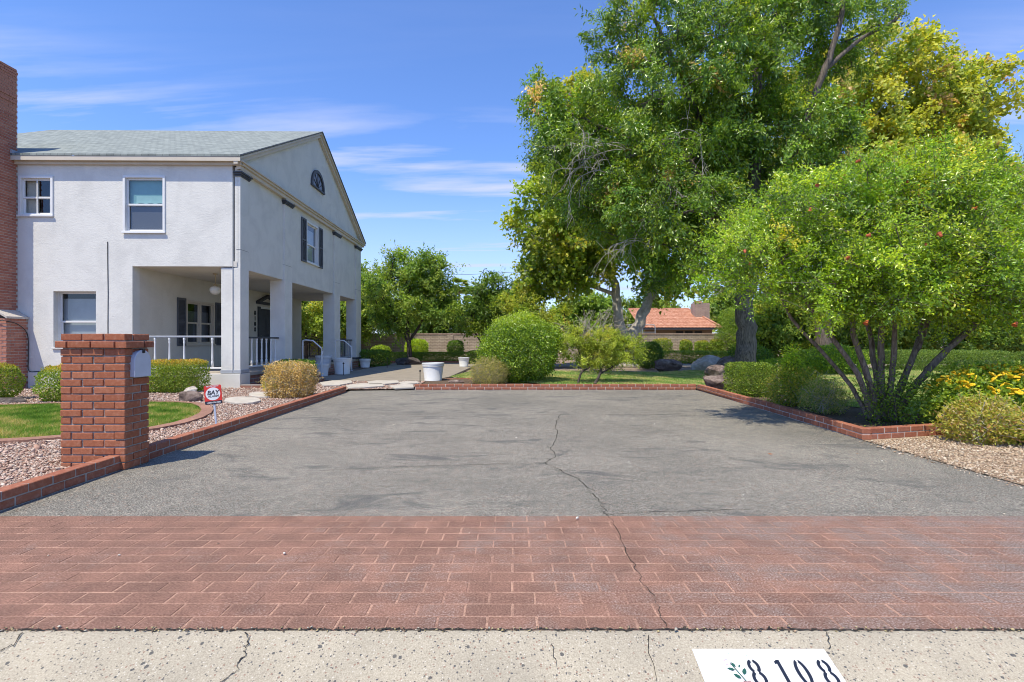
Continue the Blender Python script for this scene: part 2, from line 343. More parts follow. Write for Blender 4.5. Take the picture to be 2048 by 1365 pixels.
# ------------------------------------------------------------------ mesh helpers
def link(o, parent=None):
    COL.objects.link(o)
    if parent is not None: o.parent = parent
    return o
class MB:
    def __init__(s): s.v = []; s.f = []
    def add(s, vs, fs):
        k = len(s.v); s.v += [tuple(v) for v in vs]; s.f += [tuple(i + k for i in f) for f in fs]; return s
    def box(s, x0, x1, y0, y1, z0, z1):
        return s.add([(x0, y0, z0), (x1, y0, z0), (x1, y1, z0), (x0, y1, z0), (x0, y0, z1), (x1, y0, z1), (x1, y1, z1), (x0, y1, z1)],
                     [(0, 3, 2, 1), (4, 5, 6, 7), (0, 1, 5, 4), (1, 2, 6, 5), (2, 3, 7, 6), (3, 0, 4, 7)])
    def poly(s, vs): return s.add(vs, [tuple(range(len(vs)))])
    def prism(s, pts, z0, z1):
        n = len(pts)
        return s.add([(x, y, z0) for x, y in pts] + [(x, y, z1) for x, y in pts],
                     [tuple(range(n))[::-1], tuple(range(n, 2 * n))] + [(i, (i + 1) % n, n + (i + 1) % n, n + i) for i in range(n)])
    def lathe(s, prof, n=24, c=(0, 0, 0)):
        vs = []; fs = []
        for r, z in prof:
            for i in range(n):
                a = 2 * math.pi * i / n; vs.append((c[0] + r * math.cos(a), c[1] + r * math.sin(a), c[2] + z))
        for j in range(len(prof) - 1):
            for i in range(n): fs.append((j * n + i, j * n + (i + 1) % n, (j + 1) * n + (i + 1) % n, (j + 1) * n + i))
        fs.append(tuple(range(n))[::-1]); fs.append(tuple((len(prof) - 1) * n + i for i in range(n)))
        return s.add(vs, fs)
    def tube(s, pts, rad, n=8):
        pts = [Vector(p) for p in pts]; m = len(pts)
        if not hasattr(rad, '__len__'): rad = [rad] * m
        vs = []; fs = []; prev = None
        for i, p in enumerate(pts):
            t = (pts[min(i + 1, m - 1)] - pts[max(i - 1, 0)]).normalized()
            if prev is None: a = t.cross(Vector((0, 0, 1)) if abs(t.z) < .9 else Vector((1, 0, 0))).normalized()
            else: a = (prev - t * prev.dot(t)).normalized()
            prev = a; b = t.cross(a)
            for k in range(n):
                an = 2 * math.pi * k / n; vs.append(p + (a * math.cos(an) + b * math.sin(an)) * rad[i])
        for j in range(m - 1):
            for k in range(n): fs.append((j * n + k, j * n + (k + 1) % n, (j + 1) * n + (k + 1) % n, (j + 1) * n + k))
        fs.append(tuple(range(n))[::-1]); fs.append(tuple((m - 1) * n + k for k in range(n)))
        return s.add(vs, fs)
    def mesh(s, name, mat, smooth=False):
        me = bpy.data.meshes.new(name); me.from_pydata(s.v, [], s.f); me.update()
        bm = bmesh.new(); bm.from_mesh(me); bmesh.ops.recalc_face_normals(bm, faces=bm.faces); bm.to_mesh(me); bm.free()
        me.materials.append(MATS[mat])
        if smooth: me.shade_smooth()
        return me
    def build(s, name, mat, parent=None, loc=(0, 0, 0), rz=0, smooth=False, bevel=0):
        o = bpy.data.objects.new(name, s.mesh(name, mat, smooth)); link(o, parent)
        o.location = loc; o.rotation_euler = (0, 0, rz)
        if bevel:
            m = o.modifiers.new('bevel', 'BEVEL'); m.width = bevel; m.segments = 2; m.limit_method = 'ANGLE'
        return o
def tag(o, label=None, cat=None, group=None, kind=None):
    if label: o['label'] = label
    if cat: o['category'] = cat
    if group: o['group'] = group
    if kind: o['kind'] = kind
    return o
def empty(name, loc=(0, 0, 0), rz=0, label=None, cat=None, group=None):
    o = bpy.data.objects.new(name, None); link(o); o.location = loc; o.rotation_euler = (0, 0, rz); o.empty_display_size = .2
    return tag(o, label, cat, group)
def structure(o, label=None): return tag(o, label, None, None, 'structure')
def inst(name, me, parent, loc, rz=0, rot=None, scale=None):
    o = bpy.data.objects.new(name, me); link(o, parent); o.location = loc
    o.rotation_euler = rot if rot else (0, 0, rz)
    if scale: o.scale = scale
    return o
_bk = {}
def brick_mesh(l, w, h, mat, bev=.004):
    key = (round(l, 3), round(w, 3), round(h, 3), mat)
    if key not in _bk:
        bm = bmesh.new(); bmesh.ops.create_cube(bm, size=1)
        bmesh.ops.scale(bm, vec=(l, w, h), verts=bm.verts)
        bmesh.ops.bevel(bm, geom=bm.edges[:], offset=bev, segments=1, affect='EDGES')
        me = bpy.data.meshes.new('brick'); bm.to_mesh(me); bm.free(); me.materials.append(MATS[mat]); _bk[key] = me
    return _bk[key]
def np_mesh(name, V, polys_per, idx, mat, colors=None, smooth=False):
    """V (n,3); idx (m,k) face indices, every face with k corners"""
    me = bpy.data.meshes.new(name); V = np.ascontiguousarray(V, dtype=np.float32); idx = np.ascontiguousarray(idx, dtype=np.int32)
    m, k = idx.shape
    me.vertices.add(len(V)); me.vertices.foreach_set('co', V.ravel())
    me.loops.add(m * k); me.loops.foreach_set('vertex_index', idx.ravel())
    me.polygons.add(m); me.polygons.foreach_set('loop_start', np.arange(0, m * k, k, dtype=np.int32))
    try: me.polygons.foreach_set('loop_total', np.full(m, k, dtype=np.int32))
    except Exception: pass
    me.update(calc_edges=True)
    if colors is not None:
        at = me.attributes.new('Col', 'FLOAT_COLOR', 'POINT')
        c4 = np.ones((len(V), 4), dtype=np.float32); c4[:, :3] = colors; at.data.foreach_set('color', c4.ravel())
    me.materials.append(MATS[mat])
    if smooth: me.shade_smooth()
    return me
def unit(a): return a / np.maximum(np.linalg.norm(a, axis=-1, keepdims=True), 1e-9)
def leaf_mesh(name, P, D, Nn, L, W, C, mat='leaf'):
    n = len(P); D = unit(D); S = unit(np.cross(D, Nn)); Nn = np.cross(S, D)
    L = L[:, None]; W = W[:, None]
    V = np.empty((n, 4, 3)); V[:, 0] = P; V[:, 2] = P + D * L - Nn * L * .08
    mid = P + D * L * .45 + Nn * L * .06
    V[:, 1] = mid + S * W * .5 + Nn * W * .12; V[:, 3] = mid - S * W * .5 + Nn * W * .12
    b = np.arange(n)[:, None] * 4
    idx = np.concatenate([b + np.array([[0, 1, 2]]), b + np.array([[0, 2, 3]])], 0)
    return np_mesh(name, V.reshape(-1, 3), 3, idx, mat, np.repeat(C, 4, axis=0))
def pick(rg, palette, n):
    cols = np.array([p[0] for p in palette], float); w = np.array([p[1] for p in palette], float)
    return cols[rg.choice(len(cols), n, p=w / w.sum())]
def frustums(P0, P1, R0, R1, n=6):
    m = len(P0); T = unit(P1 - P0)
    ref = np.where(np.abs(T[:, 2:3]) < .9, np.array([[0, 0, 1.0]]), np.array([[1.0, 0, 0]]))
    A = unit(np.cross(T, ref)); B = np.cross(T, A)
    an = np.arange(n) * 2 * np.pi / n
    ring = A[:, None, :] * np.cos(an)[None, :, None] + B[:, None, :] * np.sin(an)[None, :, None]
    V = np.concatenate([P0[:, None] + ring * R0[:, None, None], P1[:, None] + ring * R1[:, None, None]], 1)
    k = np.arange(n); q = np.stack([k, (k + 1) % n, n + (k + 1) % n, n + k], 1)
    idx = (np.arange(m)[:, None, None] * 2 * n + q[None]).reshape(-1, 4)
    return V.reshape(-1, 3), idx
def smooth_path(pts, k=6):
    pts = [Vector(p) for p in pts]; out = []
    for i in range(len(pts) - 1):
        p0 = pts[max(i - 1, 0)]; p1 = pts[i]; p2 = pts[i + 1]; p3 = pts[min(i + 2, len(pts) - 1)]
        for j in range(k):
            t = j / k
            out.append(.5 * ((2 * p1) + (p2 - p0) * t + (2 * p0 - 5 * p1 + 4 * p2 - p3) * t * t + (3 * p1 - p0 - 3 * p2 + p3) * t ** 3))
    out.append(pts[-1]); return out

def gain(C): return C * np.array([3.5, 3.15, 1.9]) / (1 + 2.0 * C.max(axis=1, keepdims=True))
# ------------------------------------------------------------------ foliage builders
def tree(name, label, cat, base, limbs, ells, n_clump, clump_r, n_twig, n_leaf, ll, lw, palette, seed=1, bark='bark_grey',
         group=None, mat='leaf', droop=.25, shell=2.4, twig_r=.006, limb_r=.035, sides=10, bare=0, up=.15, colvar=.22, keep=None, parts_out=None):
    rg = np.random.default_rng(seed); rr = random.Random(seed)
    root = empty(name, base, 0, label, cat, group); bx = np.array(base)
    mb = MB(); nodes = []; 
    for pts, r0, r1 in limbs:
        sp = smooth_path(pts, 7); m = len(sp)
        w = [p + Vector((rr.gauss(0, 1), rr.gauss(0, 1), 0)) * (r0 * .10 if 0 < i < m - 1 else 0) for i, p in enumerate(sp)]
        rad = [r0 + (r1 - r0) * (i / (m - 1)) ** .8 for i in range(m)]
        if abs(sp[0].z - base[2]) < .3: rad[0] *= 1.35; rad[1] *= 1.15
        mb.tube([p - Vector(base) for p in w], rad, sides)
        nodes += [(np.array(p), -1) for p in w[m // 3:]]
    trunk = mb.build('trunk', bark, root, smooth=True)
    E = np.array([[*c, *r] for c, r in ells], float)
    vol = (E[:, 3] * E[:, 4] * E[:, 5]) ** .72
    ci = rg.choice(len(E), n_clump, p=vol / vol.sum())
    dirs = unit(rg.normal(size=(n_clump, 3))); rad = rg.random(n_clump) ** (1 / shell)
    CC = E[ci, :3] + dirs * rad[:, None] * E[ci, 3:]
    out = unit(dirs / E[ci, 3:])
    if keep is not None:
        k = keep(CC); CC = CC[k]; out = out[k]
    # branches: attach every clump to the nearest wood
    npos = np.array([p for p, _ in nodes]); par = [-1] * len(nodes); n0 = len(nodes)
    order = np.argsort(np.min(np.linalg.norm(CC[:, None, :] - npos[None], axis=2), axis=1))
    tips = []; plist = list(npos)
    buf = np.zeros((n0 + len(CC) * 3, 3)); buf[:n0] = npos; cnt = n0
    for ii in order:
        c = CC[ii]; d = np.linalg.norm(buf[:cnt] - c, axis=1) + np.maximum(0, buf[:cnt, 2] - c[2]) * .8
        j = int(np.argmin(d)); p = buf[j]
        v = c - p; ln = np.linalg.norm(v)
        prev = j
        for t in ((.36, .7, 1.0) if ln > .4 else (1.0,)):
            q = p + v * t + (rg.normal(size=3) * ln * .07 + np.array([0, 0, -ln * .10 * math.sin(math.pi * t)]) if t < 1 else 0)
            buf[cnt] = q; par.append(prev); prev = cnt; cnt += 1
        tips.append(prev)
    w = np.zeros(cnt)
    for t in tips: w[t] += 1
    for i in range(cnt - 1, n0 - 1, -1): w[par[i]] += w[i]
    ids = np.arange(n0, cnt); pr = np.array(par[n0:])
    def rr_(x): return np.maximum(twig_r * 1.6, limb_r * np.sqrt(x / max(6, n_clump * .06)))
    R1 = rr_(w[ids]); R0 = np.where(pr >= n0, rr_(w[pr]), R1 * 1.25)
    V, idx = frustums(buf[pr] - bx, buf[ids] - bx, R0, R1, 6)
    # twigs and leaves
    nC = len(CC); nt_ = nC * n_twig
    cidx = np.repeat(np.arange(nC), n_twig)
    td = unit(out[cidx] * .75 + rg.normal(size=(nt_, 3)) * .75 + np.array([0, 0, up]))
    tl = clump_r * rg.uniform(.45, 1.15, nt_) * np.where(rg.random(nt_) < .06, 1.8, 1.0)
    ts = CC[cidx] + rg.normal(size=(nt_, 3)) * clump_r * .16
    te = ts + td * tl[:, None] + np.array([0, 0, -1.0]) * (tl * droop * .4)[:, None]
    sel = rg.random(nt_) < .6
    V2, idx2 = frustums(ts[sel] - bx, te[sel] - bx, np.full(sel.sum(), twig_r), np.full(sel.sum(), twig_r * .5), 3)
    branch_me = np_mesh('branches', np.concatenate([V, V2]), 4, np.concatenate([idx, idx2 + len(V)]), bark, smooth=True)
    bo = bpy.data.objects.new('branches', branch_me); link(bo, root)
    live = rg.random(nC) >= bare
    li = np.repeat(np.arange(nt_), n_leaf); li = li[live[cidx[li]]]; n = len(li)
    t = rg.uniform(.12, 1.05, n)
    P = ts[li] + (te[li] - ts[li]) * t[:, None] + rg.normal(size=(n, 3)) * ll * .5
    D = unit(td[li] * .6 + rg.normal(size=(n, 3)) * .75 + np.array([0, 0, -droop]))
    Nn = unit(out[cidx[li]] * .75 + rg.normal(size=(n, 3)) * .55 + np.array([-.12, -.25, .5]))
    cc = pick(rg, palette, nC)[cidx[li]]; alt = pick(rg, palette[:max(1, len(palette) - 1)], n)
    C = np.where(rg.random((n, 1)) < .3, alt, cc) * rg.uniform(1 - colvar, 1 + colvar, (n, 1)) * rg.uniform(.72, 1.25, nC)[cidx[li]][:, None]
    csz = rg.uniform(.8, 1.25, nC)[cidx[li]]; L = ll * rg.uniform(.6, 1.35, n) * csz; W = lw * rg.uniform(.7, 1.25, n) * csz
    co = bpy.data.objects.new('crown', leaf_mesh('crown', P - bx, D, Nn, L, W, np.clip(gain(C), 0, .9), mat)); link(co, root)
    if parts_out is not None: parts_out['clumps'] = CC; parts_out['out'] = out
    return root

def shrub(name, label, cat, c, r, n, ll, lw, palette, power=2.0, seed=1, group=None, mat='leaf', top=None, lump=.08, stems=5, stem_mat='bark_brown',
          inner=.3, rand=.8, zcut=.02, twigs=0, twig_mat='dry_twig', loose=0.0):
    rg = np.random.default_rng(seed); c = np.array(c, float); r = np.array(r, float)
    base = np.array([c[0], c[1], max(0, c[2] - r[2])])
    root = empty(name, tuple(base), 0, label, cat, group)
    m = int(n * 1.25)
    d = rg.normal(size=(m, 3))
    if power > 2.5:
        d = rg.uniform(-1, 1, size=(m, 3)); ax = rg.choice(3, m, p=(r.prod() / r) / (r.prod() / r).sum()); d[np.arange(m), ax] = np.sign(rg.normal(size=m))
    nrm = (np.abs(d) ** power).sum(1) ** (1 / power); d = d / nrm[:, None]
    ph = rg.uniform(0, 6, (4, 3)); fr = rg.normal(0, 5, (4, 3)); fr2 = rg.normal(0, 13, (4, 3))
    lum = sum(np.sin((d * fr[k] + ph[k]).sum(1)) + .8 * np.sin((d * fr2[k] + ph[k] * 2).sum(1)) for k in range(4)) / 3.5
    rad = np.where(rg.random(m) < inner, rg.uniform(.35, .9, m), 1 - np.abs(rg.normal(0, .06 + loose * .1, m)) + np.abs(rg.normal(0, loose, m)))
    P = c + d * r * (rad * (1 + lump * lum))[:, None]
    k = P[:, 2] > zcut; P = P[k][:n]; d = d[k][:n]; lum = lum[k][:n]; m = len(P)
    out = unit(np.sign(d) * np.abs(d) ** (power - 1) / r)
    D = unit(out * .55 + rg.normal(size=(m, 3)) * rand + np.array([0, 0, .15]))
    Nn = unit(out * .7 + rg.normal(size=(m, 3)) * .6 + np.array([0, 0, .4]))
    C = pick(rg, palette, m)
    if top is not None:
        f = np.clip((P[:, 2] - (c[2] + r[2] * .62)) / (r[2] * .35), 0, 1) * (rg.random(m) < .85)
        C = C * (1 - f[:, None]) + pick(rg, top, m) * f[:, None]
    patch = 1 + .25 * np.sin(P @ rg.normal(size=3) * 7 + 1) * np.sin(P @ rg.normal(size=3) * 9)
    C = C * rg.uniform(.75, 1.25, (m, 1)) * patch[:, None]
    L = ll * rg.uniform(.65, 1.3, m); W = lw * rg.uniform(.7, 1.25, m)
    o = bpy.data.objects.new('foliage', leaf_mesh('foliage', P - base, D, Nn, L, W, np.clip(gain(C), 0, .9), mat)); link(o, root)
    P0 = []; P1 = []; R0 = []
    for s in range(stems):
        a = rg.uniform(0, 6.28); b0 = np.array([math.cos(a) * r[0] * .15, math.sin(a) * r[1] * .15, 0]); prev = b0
        tip = np.array([math.cos(a) * r[0] * .6, math.sin(a) * r[1] * .6, r[2] * 1.3])
        for t in (.35, .7, 1.0):
            q = b0 + (tip - b0) * t + rg.normal(size=3) * .02; P0.append(prev); P1.append(q); R0.append(.018 * (1.1 - t * .6) * max(.6, r[2])); prev = q
    for s in range(twigs):
        i = rg.integers(m); p1 = P[i] - base + out[i] * .03; p0 = p1 - (out[i] + rg.normal(size=3) * .5) * rg.uniform(.1, .25); P0.append(p0); P1.append(p1); R0.append(.0035)
    if P0:
        V, idx = frustums(np.array(P0), np.array(P1), np.array(R0), np.array(R0) * .8, 5)
        so = bpy.data.objects.new('stem', np_mesh('stem', V, 4, idx, twig_mat if twigs else stem_mat)); link(so, root)
    return root

def in_poly(P, poly):
    x, y = P[:, 0], P[:, 1]; r = np.zeros(len(P), bool); n = len(poly); j = n - 1
    for i in range(n):
        xi, yi = poly[i]; xj, yj = poly[j]
        r ^= ((yi > y) != (yj > y)) & (x < (xj - xi) * (y - yi) / (yj - yi + 1e-12) + xi); j = i
    return r
def scatter(poly, dens, rg, near=None):
    xs = [p[0] for p in poly]; ys = [p[1] for p in poly]
    A = (max(xs) - min(xs)) * (max(ys) - min(ys)); n = int(A * dens)
    P = np.stack([rg.uniform(min(xs), max(xs), n), rg.uniform(min(ys), max(ys), n)], 1)
    k = in_poly(P, poly)
    k &= np.abs(P[:, 0]) < P[:, 1] * 1.06 + .4                       # only the part of the yard one could see
    if near: k &= rg.random(n) < np.clip((near / P[:, 1]) ** 2, 0, 1)
    return P[k]
def grass(name, label, poly, dens, h, w, palette, z, seed, near=None, holes=()):
    rg = np.random.default_rng(seed); P2 = scatter(poly, dens, rg, near)
    for hx, hy, hr in holes: P2 = P2[(P2[:, 0] - hx) ** 2 + (P2[:, 1] - hy) ** 2 > hr * hr]
    n = len(P2); P = np.column_stack([P2, np.full(n, z)])
    sc = np.maximum(1, P2[:, 1] / 9)
    D = unit(rg.normal(size=(n, 3)) * .55 + np.array([0, 0, 1.0])); S = unit(np.cross(D, rg.normal(size=(n, 3))))
    L = (h * rg.uniform(.5, 1.3, n))[:, None]; Wd = (w * sc)[:, None]
    V = np.empty((n, 3, 3)); V[:, 0] = P - S * Wd * .5; V[:, 1] = P + S * Wd * .5; V[:, 2] = P + D * L
    pat = noise2(P2 * .7, seed) * .5 + noise2(P2 * 2.3, seed + 1) * .5
    pr = np.clip(pat * 1.2 + rg.normal(0, .18, n), 0, .999); cols = np.array(palette); C = cols[(pr * len(cols)).astype(int)] * rg.uniform(.75, 1.25, (n, 1)) * np.array([2.0, 1.8, 1.6])
    me = np_mesh(name, V.reshape(-1, 3), 3, np.arange(n * 3).reshape(n, 3), 'grass_blade', np.repeat(C, 3, 0))
    o = bpy.data.objects.new(name, me); link(o); return tag(o, label, 'grass', None, 'stuff')
def noise2(P, seed):
    rg = np.random.default_rng(seed); v = np.zeros(len(P))
    for k in range(6):
        d = rg.normal(size=2) * (1 + k * .4); v += np.sin(P @ d * 2 + rg.uniform(0, 6)) / 6
    return np.clip(.5 + v * .9, 0, 1)
OCT = np.array([[1, 0, 0], [0, 1, 0], [-1, 0, 0], [0, -1, 0], [0, 0, 1], [0, 0, -1], [.75, .72, .35], [-.7, .74, -.3], [-.72, -.7, .4], [.7, -.73, -.25]], float)
_oct_f = None
def gravel(name, label, poly, dens, size, palette, z, seed, near=None, holes=()):
    rg = np.random.default_rng(seed); P2 = scatter(poly, dens, rg, near); n0 = len(P2)
    for hx, hy, hr in holes: P2 = P2[(P2[:, 0] - hx) ** 2 + (P2[:, 1] - hy) ** 2 > hr * hr]
    n = len(P2)
    global _oct_f
    if _oct_f is None:
        bm = bmesh.new()
        for v in OCT: bm.verts.new(v)
        bmesh.ops.convex_hull(bm, input=bm.verts[:]); bmesh.ops.triangulate(bm, faces=bm.faces[:]); bm.verts.index_update()
        _oct_f = (np.array([v.co[:] for v in bm.verts]), np.array([[v.index for v in f.verts] for f in bm.faces])); bm.free()
    v0, f0 = _oct_f; k = len(v0)
    s = size * rg.lognormal(0, .35, n); s *= np.maximum(1, P2[:, 1] / 9) ** .7
    sc = np.stack([s * rg.uniform(.8, 1.4, n), s * rg.uniform(.6, 1.1, n), s * rg.uniform(.4, .75, n)], 1) * .5
    a = rg.uniform(0, 6.28, n); b = rg.normal(0, .4, n)
    V = v0[None] * sc[:, None, :] * rg.uniform(.75, 1.2, (n, k, 3))
    cb, sb = np.cos(b)[:, None], np.sin(b)[:, None]; x, zq = V[..., 0] * cb - V[..., 2] * sb, V[..., 0] * sb + V[..., 2] * cb
    ca, sa = np.cos(a)[:, None], np.sin(a)[:, None]; V = np.stack([x * ca - V[..., 1] * sa, x * sa + V[..., 1] * ca, zq], 2)
    V += np.column_stack([P2, z + sc[:, 2] * rg.uniform(.2, 1.3, n)])[:, None, :]
    C = pick(rg, palette, n) * rg.uniform(.8, 1.2, (n, 1))
    me = np_mesh(name, V.reshape(-1, 3), 3, (np.arange(n)[:, None, None] * k + f0[None]).reshape(-1, 3), 'gravel_stone', np.repeat(np.clip(C, 0, 1), k, 0))
    o = bpy.data.objects.new(name, me); link(o); return tag(o, label, 'gravel', None, 'stuff')
def rock(name, label, c, r, mat, seed, group=None, rz=0):
    bm = bmesh.new(); bmesh.ops.create_icosphere(bm, subdivisions=4, radius=1); rg = np.random.default_rng(seed)
    pl = [(Vector(unit(rg.normal(size=3))), rg.uniform(.55, .9)) for _ in range(16)]
    fq = [Vector(rg.normal(size=3) * q) for q in (2, 3, 5, 8, 11)]; phs = rg.uniform(0, 6, 5)
    for v in bm.verts:
        p = v.co.copy()
        for nn, dd in pl:
            e = p.dot(nn) - dd
            if e > 0: p -= nn * e * .85
        s = sum(math.sin(p.dot(q) + f) / (k + 1) for k, (q, f) in enumerate(zip(fq, phs)))
        p *= 1 + .07 * s
        v.co = Vector((p.x * r[0], p.y * r[1], p.z * r[2]))
    me = bpy.data.meshes.new(name); bm.to_mesh(me); bm.free(); me.materials.append(MATS[mat])
    o = bpy.data.objects.new(name, me); link(o); o.location = c; o.rotation_euler = (0, 0, rz)
    return tag(o, label, 'rock', group)
def text_mesh(txt, size, mat, shear=0, bold=0, ext=.001, sx=1.0):
    cu = bpy.data.curves.new('txt', 'FONT'); cu.body = txt; cu.size = size; cu.extrude = ext; cu.shear = shear; cu.offset = bold
    cu.align_x = 'CENTER'; cu.align_y = 'CENTER'; cu.resolution_u = 4
    o = bpy.data.objects.new('txt', cu); COL.objects.link(o); bpy.context.view_layer.update()
    me = bpy.data.meshes.new_from_object(o.evaluated_get(bpy.context.evaluated_depsgraph_get()))
    bpy.data.objects.remove(o); bpy.data.curves.remove(cu)
    me.transform(Matrix.Rotation(R(90), 4, 'X') @ Matrix.Scale(sx, 4, (1, 0, 0)))     # upright, reads from -y
    me.materials.clear(); me.materials.append(MATS[mat]); return me
def ribbon(pts, w, z_of, jit=.012, seed=1, sub=5):
    rr = random.Random(seed); L = []
    for i in range(len(pts) - 1):
        for k in range(sub):
            t = k / sub; L.append((pts[i][0] + (pts[i + 1][0] - pts[i][0]) * t + rr.gauss(0, jit), pts[i][1] + (pts[i + 1][1] - pts[i][1]) * t + rr.gauss(0, jit)))
    L.append(pts[-1]); mb = MB(); vs = []; fs = []
    for i, p in enumerate(L):
        a = L[max(0, i - 1)]; b = L[min(len(L) - 1, i + 1)]; dx, dy = b[0] - a[0], b[1] - a[1]; q = math.hypot(dx, dy) or 1
        ww = w * rr.uniform(.35, 1.3); nx, ny = -dy / q * ww / 2, dx / q * ww / 2
        for s in (1, -1):
            x, y = p[0] + s * nx, p[1] + s * ny; vs.append((x, y, z_of(x, y)))
    for i in range(len(L) - 1): fs.append((2 * i, 2 * i + 1, 2 * i + 3, 2 * i + 2))
    return mb.add(vs, fs)
def sheet(name, poly, z, mat, label=None):
    return structure(MB().poly([(x, y, z) for x, y in poly]).build(name, mat), label)
# ------------------------------------------------------------------ ground, street, driveway
sheet('ground', [(-300, 2.07), (300, 2.07), (300, 500), (-300, 500)], -.03, 'earth')
sheet('street', [(-300, -200), (300, -200), (300, 1.2), (-300, 1.2)], -.20, 'street_asphalt')
SL0 = 2.06
def slope_z(y): return -(SL0 - y) * .3 if y < SL0 else 0.0
ap = MB()
prof = [(2.098, -.08), (2.098, .001), (2.07, .0005), (2.04, -.006), (2.0, slope_z(2.0)), (1.7, slope_z(1.7)), (1.55, -.150), (1.45, -.166), (1.1, -.172), (1.1, -.25)]
xs = [-60, -20, -8, -6, -4, -2, 0, 2, 4, 6, 8, 20, 60]
ap.add([(x, y, z) for x in xs for y, z in prof], [(i * 10 + j, i * 10 + j + 1, (i + 1) * 10 + j + 1, (i + 1) * 10 + j) for i in range(len(xs) - 1) for j in range(9)])
apron = structure(ap.build('rolled_kerb', 'kerb_concrete'))
KI = lambda d: -3.475 - .034 * d                    # inner face of the left kerb
drive_poly = [(KI(3.47), 3.47), (4.23, 3.47), (4.23, 6.14), (4.36, 8.5), (4.47, 10.9), (4.53, 12.40), (-2.40, 12.40), (KI(12.2), 12.20)]
drive = sheet('driveway', drive_poly, 0.0, 'asphalt')
bed = sheet('paver_band', [(-5.2, 2.099), (5.2, 2.099), (5.2, 3.475), (-5.2, 3.475)], -.0016, 'paver_joint')
# stamped pavers: nearest rows first, each its own piece, the rest joined
pm = brick_mesh(.2025, .0950, .02, 'paver', .0016)
PW, PH = .2125, .1055
cand = []
for r_ in range(13):
    y = 2.103 + PH * (r_ + .5); off = (r_ % 2) * PW / 2 + .013 * math.sin(r_ * 3.1)
    for i in range(-25, 26):
        x = i * PW + off
        if abs(x) < 5.08: cand.append((abs(x) > y * 1.03 + .1, y, abs(x), x))
cand.sort(); far = MB()
for k, (_, y, _, x) in enumerate(cand):
    if k < 300: inst('paver', pm, bed, (x + rnd.gauss(0, .0015), y + rnd.gauss(0, .001), -.0095 + rnd.gauss(0, .0004)), rnd.gauss(0, .004))
    else: far.box(x - .1012, x + .1012, y - .0475, y + .0475, -.0185, .0005)
tag(far.build('far_pavers', 'paver', bed), kind='stuff')
# cracks
def crack(px, parent, w, seed, z0=.004, jit=.01):
    pts = [gpt(*p) for p in px]
    return ribbon(pts, w, lambda x, y: z0, jit, seed).build('crack', 'crack_fill', parent)
crack([(1122, 830), (1110, 845), (1116, 862), (1107, 890), (1108, 915), (1095, 928), (1125, 945), (1160, 962), (1180, 980), (1200, 1005), (1216, 1032)], drive, .008, 3, .004, .018)
crack([(1216, 1033), (1228, 1050), (1243, 1082), (1262, 1122), (1282, 1162), (1312, 1202), (1325, 1238), (1334, 1260)], bed, .004, 4, .004, .008)
crack([(850, 815), (930, 823), (1030, 828), (1122, 831), (1250, 829), (1400, 832)], drive, .008, 5)
crack([(640, 942), (800, 935), (930, 930), (1095, 928)], drive, .007, 6)
crack([(1216, 1030), (1290, 1026), (1400, 1022), (1500, 1021)], drive, .007, 7)
crack([(640, 818), (760, 812), (850, 815)], drive, .008, 8)
crack([(1116, 862), (1150, 868), (1190, 866)], drive, .004, 16)
crack([(1160, 962), (1215, 958), (1290, 966)], drive, .004, 17)
crack([(930, 823), (925, 812), (935, 800)], drive, .004, 18)
crack([(1108, 905), (1060, 900), (1010, 905)], drive, .004, 19)
# seam between pavers and kerb: dark gap, grit and straw
ribbon([(-5, 2.101), (-2, 2.099), (0, 2.102), (2, 2.1), (5, 2.1)], .011, lambda x, y: .0045, .004, 9, 160).build('seam_gap', 'crack_fill', apron)
def scrack(px, w, seed):
    pts = []
    for x, y in px:
        a = (y - 682.5) / F; d = (1.2 + .3 * SL0) / (a + .3); d = min(d, 2.09) if y > 1275 else 1.2 / a
        pts.append(((x - 1024) / F * d, d))
    ribbon(pts, w, lambda x, y: slope_z(y) + .004 + (.002 if y > 2.0 else 0), .004, seed, 4).build('crack', 'crack_fill', apron)
scrack([(492, 1268), (498, 1285), (488, 1300), (492, 1310), (478, 1330), (465, 1350), (440, 1366)], .0045, 11)
scrack([(1105, 1290), (1108, 1308), (1112, 1335)], .003, 12)
scrack([(1298, 1275), (1296, 1300), (1305, 1330), (1312, 1364)], .003, 13)
scrack([(1652, 1268), (1660, 1282), (1658, 1300)], .004, 14)
scrack([(45, 1268), (28, 1290), (0, 1305)], .0045, 15)
gravel('seam_grit', 'dry straw and grit caught in the seam along the rolled kerb', [(-2.4, 2.085), (2.4, 2.085), (2.4, 2.118), (-2.4, 2.118)], 2600, .008,
       [((.42, .34, .18), 3), ((.10, .08, .06), 3), ((.33, .24, .16), 2), ((.5, .45, .36), 1)], .003, 5)

# ------------------------------------------------------------------ yard surfaces
lawn_l = [gpt(*p) for p in [(-60, 893), (0, 888), (60, 885), (122, 880), (220, 872), (300, 863), (345, 854), (380, 843), (398, 834), (403, 827), (398, 820), (385, 814), (350, 811), (296, 810), (200, 812), (100, 814), (0, 817), (-120, 822)]]
bed_left = [(KI(2.2) - .09, 2.11), (KI(12.6) - .09, 12.35), (-3.9, 12.45), (-2.5, 12.45), (-2.5, 14.75), (-5.0, 15.0), (-5.6, 17.5), (-6.6, 17.6), (-6.9, 12.75), (-14.5, 12.75), (-14.5, 2.11)]
sheet('gravel_bed', bed_left, .022, 'gravel_base')
strip = MB(); n = len(lawn_l); cx = sum(p[0] for p in lawn_l) / n; cy = sum(p[1] for p in lawn_l) / n
outer = []
for i, p in enumerate(lawn_l):
    a = lawn_l[i - 1]; b = lawn_l[(i + 1) % n]; t = Vector((b[0] - a[0], b[1] - a[1])).normalized(); nn = Vector((t.y, -t.x))
    outer.append((p[0] + nn.x * .17, p[1] + nn.y * .17))
